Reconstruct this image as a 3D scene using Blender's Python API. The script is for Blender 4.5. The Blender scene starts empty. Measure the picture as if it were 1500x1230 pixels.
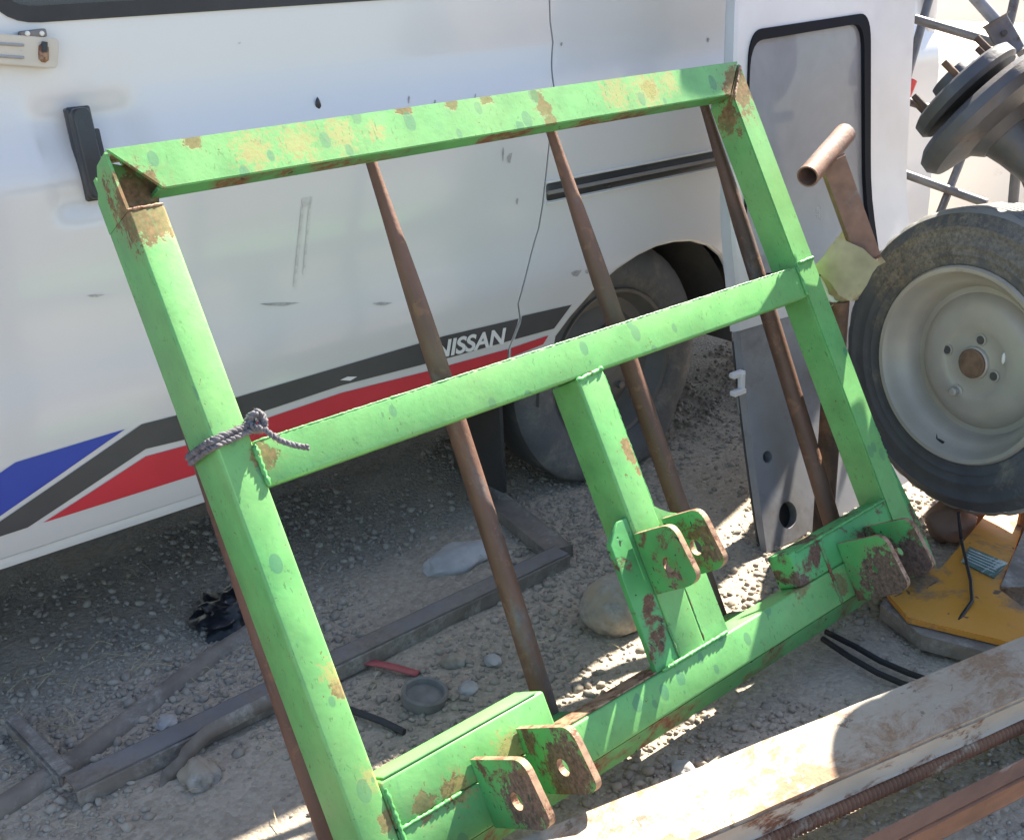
import bpy, bmesh, math, random
import numpy as np
from mathutils import Vector, Matrix, noise

random.seed(7)
rng = np.random.default_rng(7)
scene = bpy.context.scene
COL = scene.collection
R = math.radians

# ------------------------------------------------------------------ camera
CAM = Vector((0.0, 0.0, 1.18))
RX = Vector((0.77794, -0.62682, -0.04355))      # image right
RD = Vector((-0.26713, -0.26720, -0.92588))     # image down
RF = Vector((0.56872, 0.73191, -0.37531))       # view direction
FPX = 1650.0                                    # focal length for a 1500 px wide picture
cam_d = bpy.data.cameras.new('camera')
cam_d.sensor_width = 36.0
cam_d.lens = FPX / 1500.0 * 36.0
cam_d.clip_start = 0.02
cam_d.clip_end = 500
cam = bpy.data.objects.new('camera', cam_d)
COL.objects.link(cam)
rot = Matrix((RX, -RD, -RF)).transposed()
cam.matrix_world = Matrix.Translation(CAM) @ rot.to_4x4()
scene.camera = cam

# ------------------------------------------------------------------ light
SUN = Vector((0.92, 0.27, 1.0))
sun_d = bpy.data.lights.new('sun', 'SUN')
sun_d.energy = 5.0
sun_d.angle = R(0.5)
sun_d.color = (1.0, 0.92, 0.78)
sun = bpy.data.objects.new('sun', sun_d)
COL.objects.link(sun)
sun.rotation_euler = SUN.to_track_quat('Z', 'Y').to_euler()
world = bpy.data.worlds.new('World')
scene.world = world
world.use_nodes = True
wn = world.node_tree
sky = wn.nodes.new('ShaderNodeTexSky')
sky.sky_type = 'NISHITA'
sky.sun_disc = False
sky.sun_elevation = math.asin(SUN.normalized().z)
sky.sun_rotation = math.atan2(SUN.x, SUN.y)
sky.air_density = 1.0
sky.dust_density = 1.0
sky.ozone_density = 1.0
bg = wn.nodes['Background']
bg.inputs['Strength'].default_value = 0.078
wn.links.new(sky.outputs[0], bg.inputs['Color'])
scene.cycles.max_bounces = 6
scene.cycles.diffuse_bounces = 3
scene.cycles.glossy_bounces = 3
scene.cycles.transmission_bounces = 4
scene.cycles.transparent_max_bounces = 8
scene.view_settings.view_transform = 'Standard'
scene.view_settings.look = 'None'
scene.view_settings.gamma = 1.0
scene.view_settings.exposure = 2.15
scene.view_settings.use_curve_mapping = False

# ------------------------------------------------------------------ finding places
def ray(px, py):
    return RX * (px - 750.0) + RD * (py - 615.0) + RF * FPX
def on_y(px, py, y):
    r = ray(px, py); return CAM + r * ((y - CAM.y) / r.y)
def on_z(px, py, z=0.0):
    r = ray(px, py); return CAM + r * ((z - CAM.z) / r.z)
def on_x(px, py, x):
    r = ray(px, py); return CAM + r * ((x - CAM.x) / r.x)
def on_d(px, py, d):
    r = ray(px, py).normalized(); return CAM + r * d
def img_dir(dx, dy, dz):
    return (RX * dx + RD * dy + RF * dz).normalized()

# ------------------------------------------------------------------ materials
def nn(nt, kind, **kw):
    n = nt.nodes.new(kind)
    for k, v in kw.items():
        if k in ('operation', 'blend_type', 'data_type', 'feature', 'distance', 'wave_type', 'noise_dimensions', 'bands_direction'):
            setattr(n, k, v)
        else:
            n.inputs[k.replace('_', ' ')].default_value = v
    return n
def rgba(c): return (c[0], c[1], c[2], 1.0)
def ramp(nt, src, lo, hi):
    m = nt.nodes.new('ShaderNodeMapRange'); m.clamp = True
    m.inputs['From Min'].default_value = lo; m.inputs['From Max'].default_value = hi
    nt.links.new(src, m.inputs['Value']); return m.outputs['Result']
def mixc(nt, fac, a, b):
    m = nt.nodes.new('ShaderNodeMix'); m.data_type = 'RGBA'
    if isinstance(fac, (int, float)): m.inputs[0].default_value = fac
    else: nt.links.new(fac, m.inputs[0])
    for i, c in ((6, a), (7, b)):
        if isinstance(c, (tuple, list)): m.inputs[i].default_value = rgba(c)
        else: nt.links.new(c, m.inputs[i])
    return m.outputs[2]
def mth(nt, op, a, b=None):
    m = nt.nodes.new('ShaderNodeMath'); m.operation = op
    for i, c in enumerate((a, b)):
        if c is None: continue
        if isinstance(c, (int, float)): m.inputs[i].default_value = c
        else: nt.links.new(c, m.inputs[i])
    return m.outputs[0]
def noise_tex(nt, co, scale, detail=4.0, rough=0.6, dist=0.0):
    n = nn(nt, 'ShaderNodeTexNoise', Scale=scale, Detail=detail, Roughness=rough, Distortion=dist)
    nt.links.new(co, n.inputs['Vector']); return n.outputs['Fac']

def mat(name, col, rough=0.6, metal=0.0, var=0.25, vscale=6.0, second=None, second_at=(0.55, 0.7), second_scale=5.0,
        stretch=(1, 1, 1), spots=None, patches=None, patch_col=(0.16, 0.07, 0.04), fine=None, fine_at=(0.66, 0.7), fine_scale=60.0, fine_detail=2,
        bump=0.2, bscale=40.0, bdist=0.002, coat=0.0, spec=0.5, dust=None, dust_amt=0.5, stains=None, specks=False):
    """painted or bare surface: main colour with variation, a second colour in noise shaped areas, small flecks, patches at given points"""
    m = bpy.data.materials.new(name); m.use_nodes = True
    nt = m.node_tree; b = nt.nodes['Principled BSDF']
    tc = nt.nodes.new('ShaderNodeTexCoord'); co = tc.outputs['Object']
    mp = nt.nodes.new('ShaderNodeMapping'); mp.inputs['Scale'].default_value = stretch
    nt.links.new(co, mp.inputs['Vector']); cs = mp.outputs['Vector']
    n1 = noise_tex(nt, cs, vscale, 3, 0.65)
    dark = tuple(c * (1 - var) for c in col); lite = tuple(min(c * (1 + var * 0.7), 0.9) for c in col)
    c = mixc(nt, ramp(nt, n1, 0.3, 0.7), dark, lite)
    rmask = None
    if second:
        n2 = noise_tex(nt, cs, second_scale, 6, 0.7, 0.3)
        f = ramp(nt, n2, *second_at)
        n3 = noise_tex(nt, co, second_scale * 9, 2, 0.7)
        sc = mixc(nt, ramp(nt, n3, 0.3, 0.7), tuple(x * 0.6 for x in second), tuple(x * 1.35 for x in second))
        c = mixc(nt, f, c, sc); rmask = f
    if patches:
        acc = None
        n4 = noise_tex(nt, co, 55, 4, 0.75)
        for (p, r) in patches:
            d = nt.nodes.new('ShaderNodeVectorMath'); d.operation = 'DISTANCE'
            nt.links.new(co, d.inputs[0]); d.inputs[1].default_value = p
            v = mth(nt, 'SUBTRACT', 1.0, mth(nt, 'DIVIDE', d.outputs['Value'], r))
            acc = v if acc is None else mth(nt, 'MAXIMUM', acc, v)
        f = ramp(nt, mth(nt, 'ADD', acc, mth(nt, 'MULTIPLY', mth(nt, 'SUBTRACT', n4, 0.5), 1.9)), 0.30, 0.42)
        n5 = noise_tex(nt, co, 120, 2, 0.7)
        pc = mixc(nt, ramp(nt, n5, 0.3, 0.7), tuple(x * 0.55 for x in patch_col), tuple(x * 1.7 for x in patch_col))
        fh = ramp(nt, mth(nt, 'ADD', acc, mth(nt, 'MULTIPLY', mth(nt, 'SUBTRACT', n4, 0.5), 2.6)), 0.02, 0.55)
        c = mixc(nt, mth(nt, 'MULTIPLY', fh, 0.38), c, (0.26, 0.19, 0.075))
        c = mixc(nt, f, c, pc)
        rmask = f if rmask is None else mth(nt, 'MAXIMUM', rmask, f)
    if stains:
        acc = None
        for (p, r) in stains:
            d = nt.nodes.new('ShaderNodeVectorMath'); d.operation = 'DISTANCE'
            nt.links.new(co, d.inputs[0]); d.inputs[1].default_value = p
            v = mth(nt, 'SUBTRACT', 1.0, mth(nt, 'DIVIDE', d.outputs['Value'], r))
            acc = v if acc is None else mth(nt, 'MAXIMUM', acc, v)
        ns = noise_tex(nt, co, 95, 5, 0.8)
        f = ramp(nt, mth(nt, 'ADD', acc, mth(nt, 'MULTIPLY', mth(nt, 'SUBTRACT', ns, 0.5), 3.4)), 0.35, 0.75)
        c = mixc(nt, mth(nt, 'MULTIPLY', f, 0.85), c, mixc(nt, ramp(nt, ns, 0.5, 0.7), (0.36, 0.30, 0.10), (0.34, 0.17, 0.085)))
    if spots:
        (scol, sscale, keep, rad) = spots
        vo = nn(nt, 'ShaderNodeTexVoronoi', Scale=sscale, Randomness=1.0)
        fm = nt.nodes.new('ShaderNodeMapping'); fm.inputs['Scale'].default_value = (1.15, 0.0, 0.75); nt.links.new(co, fm.inputs['Vector']); nt.links.new(fm.outputs[0], vo.inputs['Vector'])
        sxyz = nt.nodes.new('ShaderNodeSeparateXYZ'); nt.links.new(co, sxyz.inputs[0])
        front = mth(nt, 'LESS_THAN', mth(nt, 'ABSOLUTE', sxyz.outputs[1]), 0.0022)
        sep = nt.nodes.new('ShaderNodeSeparateColor'); nt.links.new(vo.outputs['Color'], sep.inputs[0])
        on = mth(nt, 'MULTIPLY', front, mth(nt, 'LESS_THAN', sep.outputs[0], keep))
        rr = mth(nt, 'MULTIPLY', mth(nt, 'ADD', sep.outputs[1], 0.4), rad)
        f = mth(nt, 'MULTIPLY', on, ramp(nt, mth(nt, 'SUBTRACT', rr, vo.outputs['Distance']), 0.0, 0.03))
        c = mixc(nt, mth(nt, 'MULTIPLY', f, 0.75), c, scol)
    if specks:
        mp2 = nt.nodes.new('ShaderNodeMapping'); mp2.inputs['Rotation'].default_value = (0.3, 0.5, 0.4); mp2.inputs['Scale'].default_value = (1.0, 1.0, 0.45); nt.links.new(co, mp2.inputs['Vector'])
        nk = noise_tex(nt, mp2.outputs[0], 190, 2, 0.6, 0.4)
        nk2 = noise_tex(nt, co, 9, 2, 0.6)
        f = mth(nt, 'MULTIPLY', ramp(nt, nk, 0.635, 0.69), ramp(nt, nk2, 0.33, 0.55))
        c = mixc(nt, mth(nt, 'MULTIPLY', f, 0.8), c, tuple(x * 0.42 for x in col))
        nk3 = noise_tex(nt, mp2.outputs[0], 60, 4, 0.75, 0.8)
        c = mixc(nt, mth(nt, 'MULTIPLY', ramp(nt, nk3, 0.56, 0.74), 0.45), c, (col[0] * 0.6, col[1] * 0.66, col[2] * 1.1))
    if fine:
        nf = noise_tex(nt, co, fine_scale, fine_detail, 0.72, 0.6)
        f = ramp(nt, nf, *fine_at)
        c = mixc(nt, f, c, fine)
        rmask = f if rmask is None else mth(nt, 'MAXIMUM', rmask, f)
    if dust:
        nd = noise_tex(nt, co, 3.5, 5, 0.7)
        c = mixc(nt, mth(nt, 'MULTIPLY', ramp(nt, nd, 0.3, 0.75), dust_amt), c, dust)
    nt.links.new(c, b.inputs['Base Color'])
    nr = n1
    ro = nt.nodes.new('ShaderNodeMapRange'); nt.links.new(nr, ro.inputs['Value'])
    rv = min(0.12, var)
    ro.inputs['To Min'].default_value = max(rough - rv, 0.05); ro.inputs['To Max'].default_value = min(rough + rv, 1)
    rsrc = ro.outputs['Result']
    if rmask is not None: rsrc = mth(nt, 'MAXIMUM', rsrc, mth(nt, 'MULTIPLY', rmask, 0.9))
    nt.links.new(rsrc, b.inputs['Roughness'])
    b.inputs['Metallic'].default_value = metal
    b.inputs['Coat Weight'].default_value = coat
    b.inputs['Coat Roughness'].default_value = 0.12
    b.inputs['Specular IOR Level'].default_value = spec
    if bump > 0:
        nb = noise_tex(nt, co, bscale, 2, 0.65)
        hgt = nb
        if rmask is not None: hgt = mth(nt, 'SUBTRACT', nb, mth(nt, 'MULTIPLY', rmask, 0.6))
        bp = nt.nodes.new('ShaderNodeBump'); bp.inputs['Strength'].default_value = bump; bp.inputs['Distance'].default_value = bdist
        nt.links.new(hgt, bp.inputs['Height']); nt.links.new(bp.outputs['Normal'], b.inputs['Normal'])
    return m

RUST = (0.155, 0.068, 0.038)
GREEN = (0.112, 0.365, 0.112)
# places (in the fork's own coordinates) where its paint has gone
FW, FH = 1.25, 1.0
def FL(u, v, n=0.0): return Vector((u - FW / 2, -n, FH - v))
fork_patches = [(FL(.02, .085, 0), .07), (FL(.03, .05, -.03), .055), (FL(1.22, .05, 0), .06), (FL(1.21, .10, -.03), .05),
    (FL(.725, .012, 0), .022), (FL(.73, .035, 0), .024), (FL(.735, .055, 0), .018), (FL(.985, .03, 0), .028), (FL(.62, .002, 0), .018), (FL(.55, .002, 0), .018), (FL(.46, .001, 0), .02), (FL(.12, .003, 0), .02),
    (FL(.645, .60, 0), .024), (FL(.648, .615, 0), .02), (FL(.65, .64, 0), .013), (FL(.045, .92, 0), .02), (FL(.05, .74, 0), .022), (FL(.06, .43, 0), .03),
    (FL(.19, .96, .10), .075), (FL(.275, .95, .10), .07), (FL(1.03, .98, .08), .085), (FL(1.11, .98, .08), .08), (FL(.61, .80, .05), .035), (FL(.675, .79, .08), .045),
    (FL(.61, .76, .1), .03), (FL(.15, .93, 0), .03), (FL(.25, .925, 0), .03), (FL(.10, .93, 0), .03), (FL(1.23, .97, 0), .05), (FL(1.0, .97, 0), .03), (FL(.9, .93, 0), .035)]
fork_stains = [(FL(.20, .03, 0), .055), (FL(.27, .03, 0), .055), (FL(.34, .026, 0), .05), (FL(.40, .03, 0), .03), (FL(.90, .025, 0), .06), (FL(.98, .028, 0), .07), (FL(1.04, .022, 0), .04), (FL(.045, .86, 0), .03), (FL(.045, .72, 0), .03), (FL(.16, .935, 0), .04), (FL(.25, .92, 0), .04)]
M_GREEN = mat('green_paint', GREEN, rough=0.5, var=0.22, vscale=16, specks=True, patches=fork_patches, patch_col=RUST, fine=(0.13, 0.062, 0.03), fine_at=(0.70, 0.735), fine_scale=100,
              spots=((0.04, 0.175, 0.10), 30.0, 0.52, 0.26), bump=0.14, bscale=90, spec=0.4, dust=(0.26, 0.43, 0.15), dust_amt=0.55, stains=fork_stains)
M_UNDER = mat('green_paint_rusty', (0.085, 0.29, 0.10), rough=0.6, var=0.3, second=RUST, second_at=(0.5, 0.62), second_scale=9, bump=0.4, fine=(0.03, 0.02, 0.02), fine_at=(0.68, 0.72), fine_scale=50)
M_PLATE = mat('green_paint_worn', (0.085, 0.33, 0.105), rough=0.55, var=0.3, second=(0.13, 0.07, 0.045), second_at=(0.52, 0.58), second_scale=14, patches=fork_patches, patch_col=(0.12, 0.075, 0.06),
              fine=(0.02, 0.05, 0.03), fine_at=(0.66, 0.7), fine_scale=70, bump=0.35)
M_EDGE = mat('bare_steel_edge', (0.34, 0.21, 0.13), rough=0.6, metal=0.1, var=0.35, vscale=60, second=RUST, second_at=(0.5, 0.6), second_scale=40, bump=0.3)
M_WELD = mat('green_weld', (0.095, 0.34, 0.10), rough=0.45, var=0.3, vscale=60, fine=(0.13, 0.06, 0.03), fine_at=(0.62, 0.68), fine_scale=50, bump=0.3)
M_TINE = mat('rusty_tine', (0.15, 0.078, 0.055), rough=0.62, metal=0.15, var=0.45, vscale=14, second=(0.14, 0.135, 0.14), second_at=(0.54, 0.66), second_scale=7, stretch=(1, 1, 0.3), bump=0.3, bscale=130, bdist=0.002, fine=(0.24, 0.12, 0.07), fine_at=(0.56, 0.70), fine_scale=30, fine_detail=5)
M_RUSTB = mat('dark_rust', (0.10, 0.06, 0.045), rough=0.75, metal=0.1, var=0.5, vscale=14, second=(0.17, 0.09, 0.05), second_at=(0.5, 0.62), bump=0.5, bscale=90)
M_PAINTW = mat('white_van_paint', (0.63, 0.615, 0.60), rough=0.3, var=0.02, vscale=1.5, fine=(0.16, 0.13, 0.11), fine_at=(0.80, 0.81), fine_scale=26, bump=0.0, coat=0.8, dust=(0.56, 0.53, 0.49), dust_amt=0.12)
M_GREYST = mat('grey_stripe', (0.055, 0.055, 0.058), rough=0.4, var=0.15, bump=0.02, dust=(0.2, 0.19, 0.18), dust_amt=0.15)
M_BLUEST = mat('blue_stripe', (0.03, 0.06, 0.36), rough=0.4, var=0.12, bump=0.02, fine=(0.5, 0.5, 0.55), fine_at=(0.79, 0.8), fine_scale=24)
M_REDST = mat('red_stripe', (0.56, 0.035, 0.05), rough=0.4, var=0.1, bump=0.02)
M_LETTER = mat('white_letters', (0.72, 0.71, 0.69), rough=0.45, var=0.05, bump=0.0)
M_BLACK = mat('black_plastic', (0.018, 0.02, 0.024), rough=0.3, var=0.3, bump=0.1, bscale=200, dust=(0.12, 0.11, 0.10), dust_amt=0.2)
M_RUBBER = mat('black_rubber', (0.02, 0.02, 0.022), rough=0.65, var=0.3, bump=0.2, bscale=90, dust=(0.10, 0.10, 0.10), dust_amt=0.3)
M_SEAL = mat('window_rubber', (0.010, 0.011, 0.016), rough=0.75, var=0.2, bump=0.1, spec=0.15)
M_DARK = mat('dark_underside', (0.05, 0.048, 0.047), rough=0.85, var=0.4, bump=0.4, dust=(0.16, 0.145, 0.13), dust_amt=0.6)
M_TYRE = mat('dusty_tyre', (0.062, 0.065, 0.073), rough=0.8, var=0.25, vscale=5, second=(0.20, 0.175, 0.14), second_at=(0.50, 0.72), second_scale=7, bump=0.35, bscale=120, dust=(0.19, 0.19, 0.19), dust_amt=0.45)
M_TREAD = mat('worn_tread', (0.24, 0.235, 0.225), rough=0.85, var=0.25, bump=0.5, bscale=50, dust=(0.3, 0.28, 0.26), dust_amt=0.45)
M_RIM = mat('silver_rim', (0.40, 0.375, 0.335), rough=0.42, metal=0.1, var=0.18, vscale=5, second=(0.20, 0.15, 0.11), second_at=(0.6, 0.75), second_scale=6, bump=0.12, bscale=80, dust=(0.36, 0.29, 0.21), dust_amt=0.5)
M_HUBR = mat('rusty_hub', (0.17, 0.10, 0.065), rough=0.75, var=0.4, vscale=40, bump=0.6, bscale=90)
M_STEEL = mat('grey_steel', (0.17, 0.165, 0.165), rough=0.5, metal=0.4, var=0.3, vscale=12, second=(0.10, 0.065, 0.045), second_at=(0.58, 0.7), second_scale=14, bump=0.3)
M_HUB = mat('greasy_hub_iron', (0.085, 0.088, 0.10), rough=0.5, metal=0.3, var=0.4, vscale=9, second=(0.13, 0.09, 0.065), second_at=(0.56, 0.72), second_scale=7, bump=0.4, bscale=60, dust=(0.16, 0.15, 0.15), dust_amt=0.35)
M_DOORW = mat('door_white_paint', (0.66, 0.66, 0.68), rough=0.38, var=0.08, vscale=4, fine=(0.1, 0.09, 0.09), fine_at=(0.8, 0.82), fine_scale=22, bump=0.05, coat=0.2, dust=(0.45, 0.41, 0.36), dust_amt=0.3)
M_DOORIN = mat('door_inner_grimy', (0.30, 0.30, 0.32), rough=0.5, var=0.3, vscale=5, second=(0.16, 0.11, 0.085), second_at=(0.52, 0.72), second_scale=4, bump=0.15, dust=(0.22, 0.20, 0.19), dust_amt=0.4)
M_PIPE = mat('rusty_pipe', (0.21, 0.12, 0.085), rough=0.7, var=0.4, vscale=16, second=(0.19, 0.16, 0.15), second_at=(0.5, 0.66), second_scale=12, bump=0.4, bscale=110)
M_BLOCK = mat('khaki_block', (0.36, 0.31, 0.19), rough=0.8, var=0.3, vscale=12, second=(0.19, 0.15, 0.08), second_at=(0.55, 0.7), second_scale=10, bump=0.5, bscale=60)
M_YELLOW = mat('yellow_machine_paint', (0.72, 0.30, 0.02), rough=0.5, var=0.15, vscale=7, second=(0.19, 0.125, 0.09), second_at=(0.46, 0.57), second_scale=5.5, fine=(0.08, 0.05, 0.03), fine_at=(0.68, 0.72), fine_scale=30, bump=0.4, dust=(0.30, 0.22, 0.15), dust_amt=0.55)
M_BEAMW = mat('flaking_cream_paint', (0.36, 0.325, 0.27), rough=0.6, var=0.12, vscale=6, second=(0.22, 0.115, 0.065), second_at=(0.46, 0.58), second_scale=17, stretch=(0.6, 1, 1), fine=(0.12, 0.075, 0.06), fine_at=(0.60, 0.65), fine_scale=38, fine_detail=6, bump=0.5, bscale=60, bdist=0.004, dust=(0.29, 0.21, 0.135), dust_amt=0.8)
M_BEAML = mat('flaking_cream_lip', (0.42, 0.36, 0.29), rough=0.6, var=0.2, vscale=9, second=(0.17, 0.075, 0.04), second_at=(0.50, 0.56), second_scale=13, stretch=(0.4, 1, 1), bump=0.5)
M_RUSTO = mat('orange_rust', (0.24, 0.115, 0.065), rough=0.8, var=0.4, vscale=18, second=(0.42, 0.33, 0.24), second_at=(0.54, 0.62), second_scale=9, stretch=(0.3, 1, 1), bump=0.5, bscale=90)
M_ROPE = mat('grey_rope', (0.15, 0.14, 0.15), rough=0.95, var=0.5, vscale=90, bump=0.8, bscale=300, bdist=0.001)
M_STONE = mat('grey_stone', (0.42, 0.40, 0.38), rough=0.9, var=0.25, vscale=14, second=(0.36, 0.29, 0.2), second_at=(0.55, 0.7), bump=0.6, bscale=60)
M_TAN = mat('tan_stone', (0.36, 0.29, 0.205), rough=0.8, var=0.2, vscale=8, second=(0.27, 0.26, 0.25), second_at=(0.4, 0.6), second_scale=7, bump=0.3, bscale=50)
M_BAG = mat('black_bag', (0.012, 0.013, 0.018), rough=0.45, var=0.4, bump=0.5, bscale=40, bdist=0.006)
M_REDP = mat('red_plastic', (0.40, 0.055, 0.06), rough=0.6, var=0.2, bump=0.1, dust=(0.3, 0.2, 0.18), dust_amt=0.4)
M_LID = mat('dirty_lid', (0.17, 0.165, 0.16), rough=0.7, var=0.3, vscale=30, bump=0.3, dust=(0.28, 0.25, 0.22), dust_amt=0.5)
M_STRAW = mat('dry_straw', (0.45, 0.37, 0.22), rough=0.9, var=0.3, vscale=20, bump=0)
M_CABLE = mat('black_cable', (0.012, 0.012, 0.014), rough=0.6, var=0.2, bump=0)
M_LITTER = mat('white_litter', (0.75, 0.73, 0.70), rough=0.6, var=0.08, bump=0)
M_BURIED = mat('earthy_iron', (0.21, 0.175, 0.145), rough=0.9, var=0.35, vscale=12, second=(0.31, 0.28, 0.245), second_at=(0.48, 0.62), second_scale=10, bump=0.6, bscale=70)
M_BLUEIRON = mat('dusty_blue_iron', (0.19, 0.18, 0.185), rough=0.7, metal=0.1, var=0.25, vscale=8, second=(0.19, 0.14, 0.10), second_at=(0.45, 0.65), second_scale=7, bump=0.3, dust=(0.24, 0.22, 0.20), dust_amt=0.7)
M_PALE = mat('pale_concrete', (0.40, 0.36, 0.32), rough=0.85, var=0.12, vscale=2, second=(0.36, 0.30, 0.26), second_at=(0.58, 0.7), second_scale=2.5, bump=0.2)
M_STICKER = mat('worn_sticker', (0.10, 0.18, 0.15), rough=0.5, var=0.3, vscale=40, second=(0.5, 0.55, 0.5), second_at=(0.52, 0.58), second_scale=30, stretch=(0.25, 1, 1), bump=0)
M_REDTAPE = mat('red_lamp', (0.55, 0.05, 0.04), rough=0.4, var=0.1, bump=0)

def glass_mat(name, tint, rough, dirt):
    m = bpy.data.materials.new(name); m.use_nodes = True
    nt = m.node_tree; b = nt.nodes['Principled BSDF']; out = nt.nodes['Material Output']
    tc = nt.nodes.new('ShaderNodeTexCoord')
    b.inputs['Base Color'].default_value = rgba((0.42, 0.43, 0.46)); b.inputs['Roughness'].default_value = 0.7
    gl = nt.nodes.new('ShaderNodeBsdfGlossy'); gl.inputs['Roughness'].default_value = rough; gl.inputs['Color'].default_value = (0.9, 0.9, 0.9, 1)
    tr = nt.nodes.new('ShaderNodeBsdfTransparent'); tr.inputs['Color'].default_value = rgba(tint)
    fr = nt.nodes.new('ShaderNodeFresnel'); fr.inputs['IOR'].default_value = 1.5
    mx = nt.nodes.new('ShaderNodeMixShader'); nt.links.new(fr.outputs[0], mx.inputs[0]); nt.links.new(tr.outputs[0], mx.inputs[1]); nt.links.new(gl.outputs[0], mx.inputs[2])
    n = noise_tex(nt, tc.outputs['Object'], 4, 4, 0.6, 0.5)
    f = mth(nt, 'MULTIPLY', ramp(nt, n, -0.5, 0.9), dirt)
    m2 = nt.nodes.new('ShaderNodeMixShader'); nt.links.new(f, m2.inputs[0]); nt.links.new(mx.outputs[0], m2.inputs[1]); nt.links.new(b.outputs[0], m2.inputs[2])
    nt.links.new(m2.outputs[0], out.inputs['Surface'])
    return m
M_GLASSV = glass_mat('van_window_glass', (0.25, 0.27, 0.28), 0.03, 0.15)
M_GLASSD = glass_mat('dusty_door_glass', (0.90, 0.92, 0.94), 0.04, 0.68)

def ground_mat(name, c1, c2, c3):
    m = bpy.data.materials.new(name); m.use_nodes = True
    nt = m.node_tree; b = nt.nodes['Principled BSDF']
    co = nt.nodes.new('ShaderNodeTexCoord').outputs['Object']
    c = mixc(nt, ramp(nt, noise_tex(nt, co, 2.2, 8, 0.65), 0.35, 0.68), c1, c2)
    c = mixc(nt, ramp(nt, noise_tex(nt, co, 45, 6, 0.7), 0.45, 0.75), c, c3)
    vo = nn(nt, 'ShaderNodeTexVoronoi', Scale=120.0); nt.links.new(co, vo.inputs['Vector'])
    sp = nt.nodes.new('ShaderNodeSeparateColor'); nt.links.new(vo.outputs['Color'], sp.inputs[0])
    c = mixc(nt, mth(nt, 'MULTIPLY', sp.outputs[0], 0.45), c, tuple(x * 1.5 for x in c2))
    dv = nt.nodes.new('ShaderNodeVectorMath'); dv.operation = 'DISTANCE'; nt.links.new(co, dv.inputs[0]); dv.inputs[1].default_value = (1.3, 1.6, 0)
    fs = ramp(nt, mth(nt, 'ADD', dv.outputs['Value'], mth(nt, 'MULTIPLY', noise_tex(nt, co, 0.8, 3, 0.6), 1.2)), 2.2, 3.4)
    c = mixc(nt, mth(nt, 'MULTIPLY', fs, 0.8), c, (0.13, 0.10, 0.075))  # outer ground darkened to cut the light it bounces onto the frame
    nt.links.new(c, b.inputs['Base Color']); b.inputs['Roughness'].default_value = 0.95; b.inputs['Specular IOR Level'].default_value = 0.2
    h = mth(nt, 'ADD', mth(nt, 'MULTIPLY', vo.outputs['Distance'], -0.8), noise_tex(nt, co, 60, 8, 0.75))
    bp = nt.nodes.new('ShaderNodeBump'); bp.inputs['Strength'].default_value = 0.8; bp.inputs['Distance'].default_value = 0.006
    nt.links.new(h, bp.inputs['Height']); nt.links.new(bp.outputs[0], b.inputs['Normal'])
    return m
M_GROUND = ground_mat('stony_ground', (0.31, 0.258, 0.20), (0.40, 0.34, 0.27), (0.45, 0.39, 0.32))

def gravel_mat():
    m = bpy.data.materials.new('gravel'); m.use_nodes = True
    nt = m.node_tree; b = nt.nodes['Principled BSDF']
    at = nt.nodes.new('ShaderNodeAttribute'); at.attribute_name = 'stone_tone'
    co = nt.nodes.new('ShaderNodeTexCoord').outputs['Object']
    c = mixc(nt, at.outputs['Fac'], (0.25, 0.215, 0.18), (0.46, 0.40, 0.325))
    c = mixc(nt, mth(nt, 'MULTIPLY', noise_tex(nt, co, 70, 5, 0.7), 0.5), c, (0.34, 0.29, 0.235))
    nt.links.new(c, b.inputs['Base Color']); b.inputs['Roughness'].default_value = 0.92; b.inputs['Specular IOR Level'].default_value = 0.25
    return m
M_GRAVEL = gravel_mat()

# ------------------------------------------------------------------ object helpers
def link(name, me, m, parent=None):
    o = bpy.data.objects.new(name, me); COL.objects.link(o)
    if m is not None: me.materials.append(m)
    if parent is not None: o.parent = parent
    return o
def obj(name, bm, m, parent=None, smooth=35.0):
    bmesh.ops.recalc_face_normals(bm, faces=bm.faces[:])
    me = bpy.data.meshes.new(name); bm.to_mesh(me); bm.free()
    if smooth:
        for p in me.polygons: p.use_smooth = True
        me.set_sharp_from_angle(angle=R(smooth))
    return link(name, me, m, parent)
def thing(name, label, cat, loc=(0, 0, 0), group=None, matrix=None):
    o = bpy.data.objects.new(name, None); COL.objects.link(o); o.empty_display_size = 0.1
    if matrix is not None: o.matrix_world = matrix
    else: o.location = loc
    o['label'] = label; o['category'] = cat
    if group: o['group'] = group
    return o
def tag(o, label, cat, group=None):
    o['label'] = label; o['category'] = cat
    if group: o['group'] = group
    return o
def add_box(bm, lo, hi, bevel=0.0, seg=2):
    lo, hi = Vector(lo), Vector(hi)
    a = Vector((min(lo.x, hi.x), min(lo.y, hi.y), min(lo.z, hi.z))); b = Vector((max(lo.x, hi.x), max(lo.y, hi.y), max(lo.z, hi.z)))
    r = bmesh.ops.create_cube(bm, size=1.0)
    vs = r['verts']
    for v in vs:
        v.co = Vector(((a.x + b.x) / 2 + v.co.x * (b.x - a.x), (a.y + b.y) / 2 + v.co.y * (b.y - a.y), (a.z + b.z) / 2 + v.co.z * (b.z - a.z)))
    if bevel > 0:
        es = list({e for v in vs for e in v.link_edges})
        bmesh.ops.bevel(bm, geom=es, offset=bevel, segments=seg, affect='EDGES', profile=0.5)
def add_obox(bm, c, ax, ay, az, bevel=0.0, seg=2):
    """box with centre c and half axes ax, ay, az"""
    r = bmesh.ops.create_cube(bm, size=2.0); vs = r['verts']
    for v in vs: v.co = c + ax * v.co.x + ay * v.co.y + az * v.co.z
    if bevel > 0:
        es = list({e for v in vs for e in v.link_edges})
        bmesh.ops.bevel(bm, geom=es, offset=bevel, segments=seg, affect='EDGES', profile=0.5)
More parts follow.
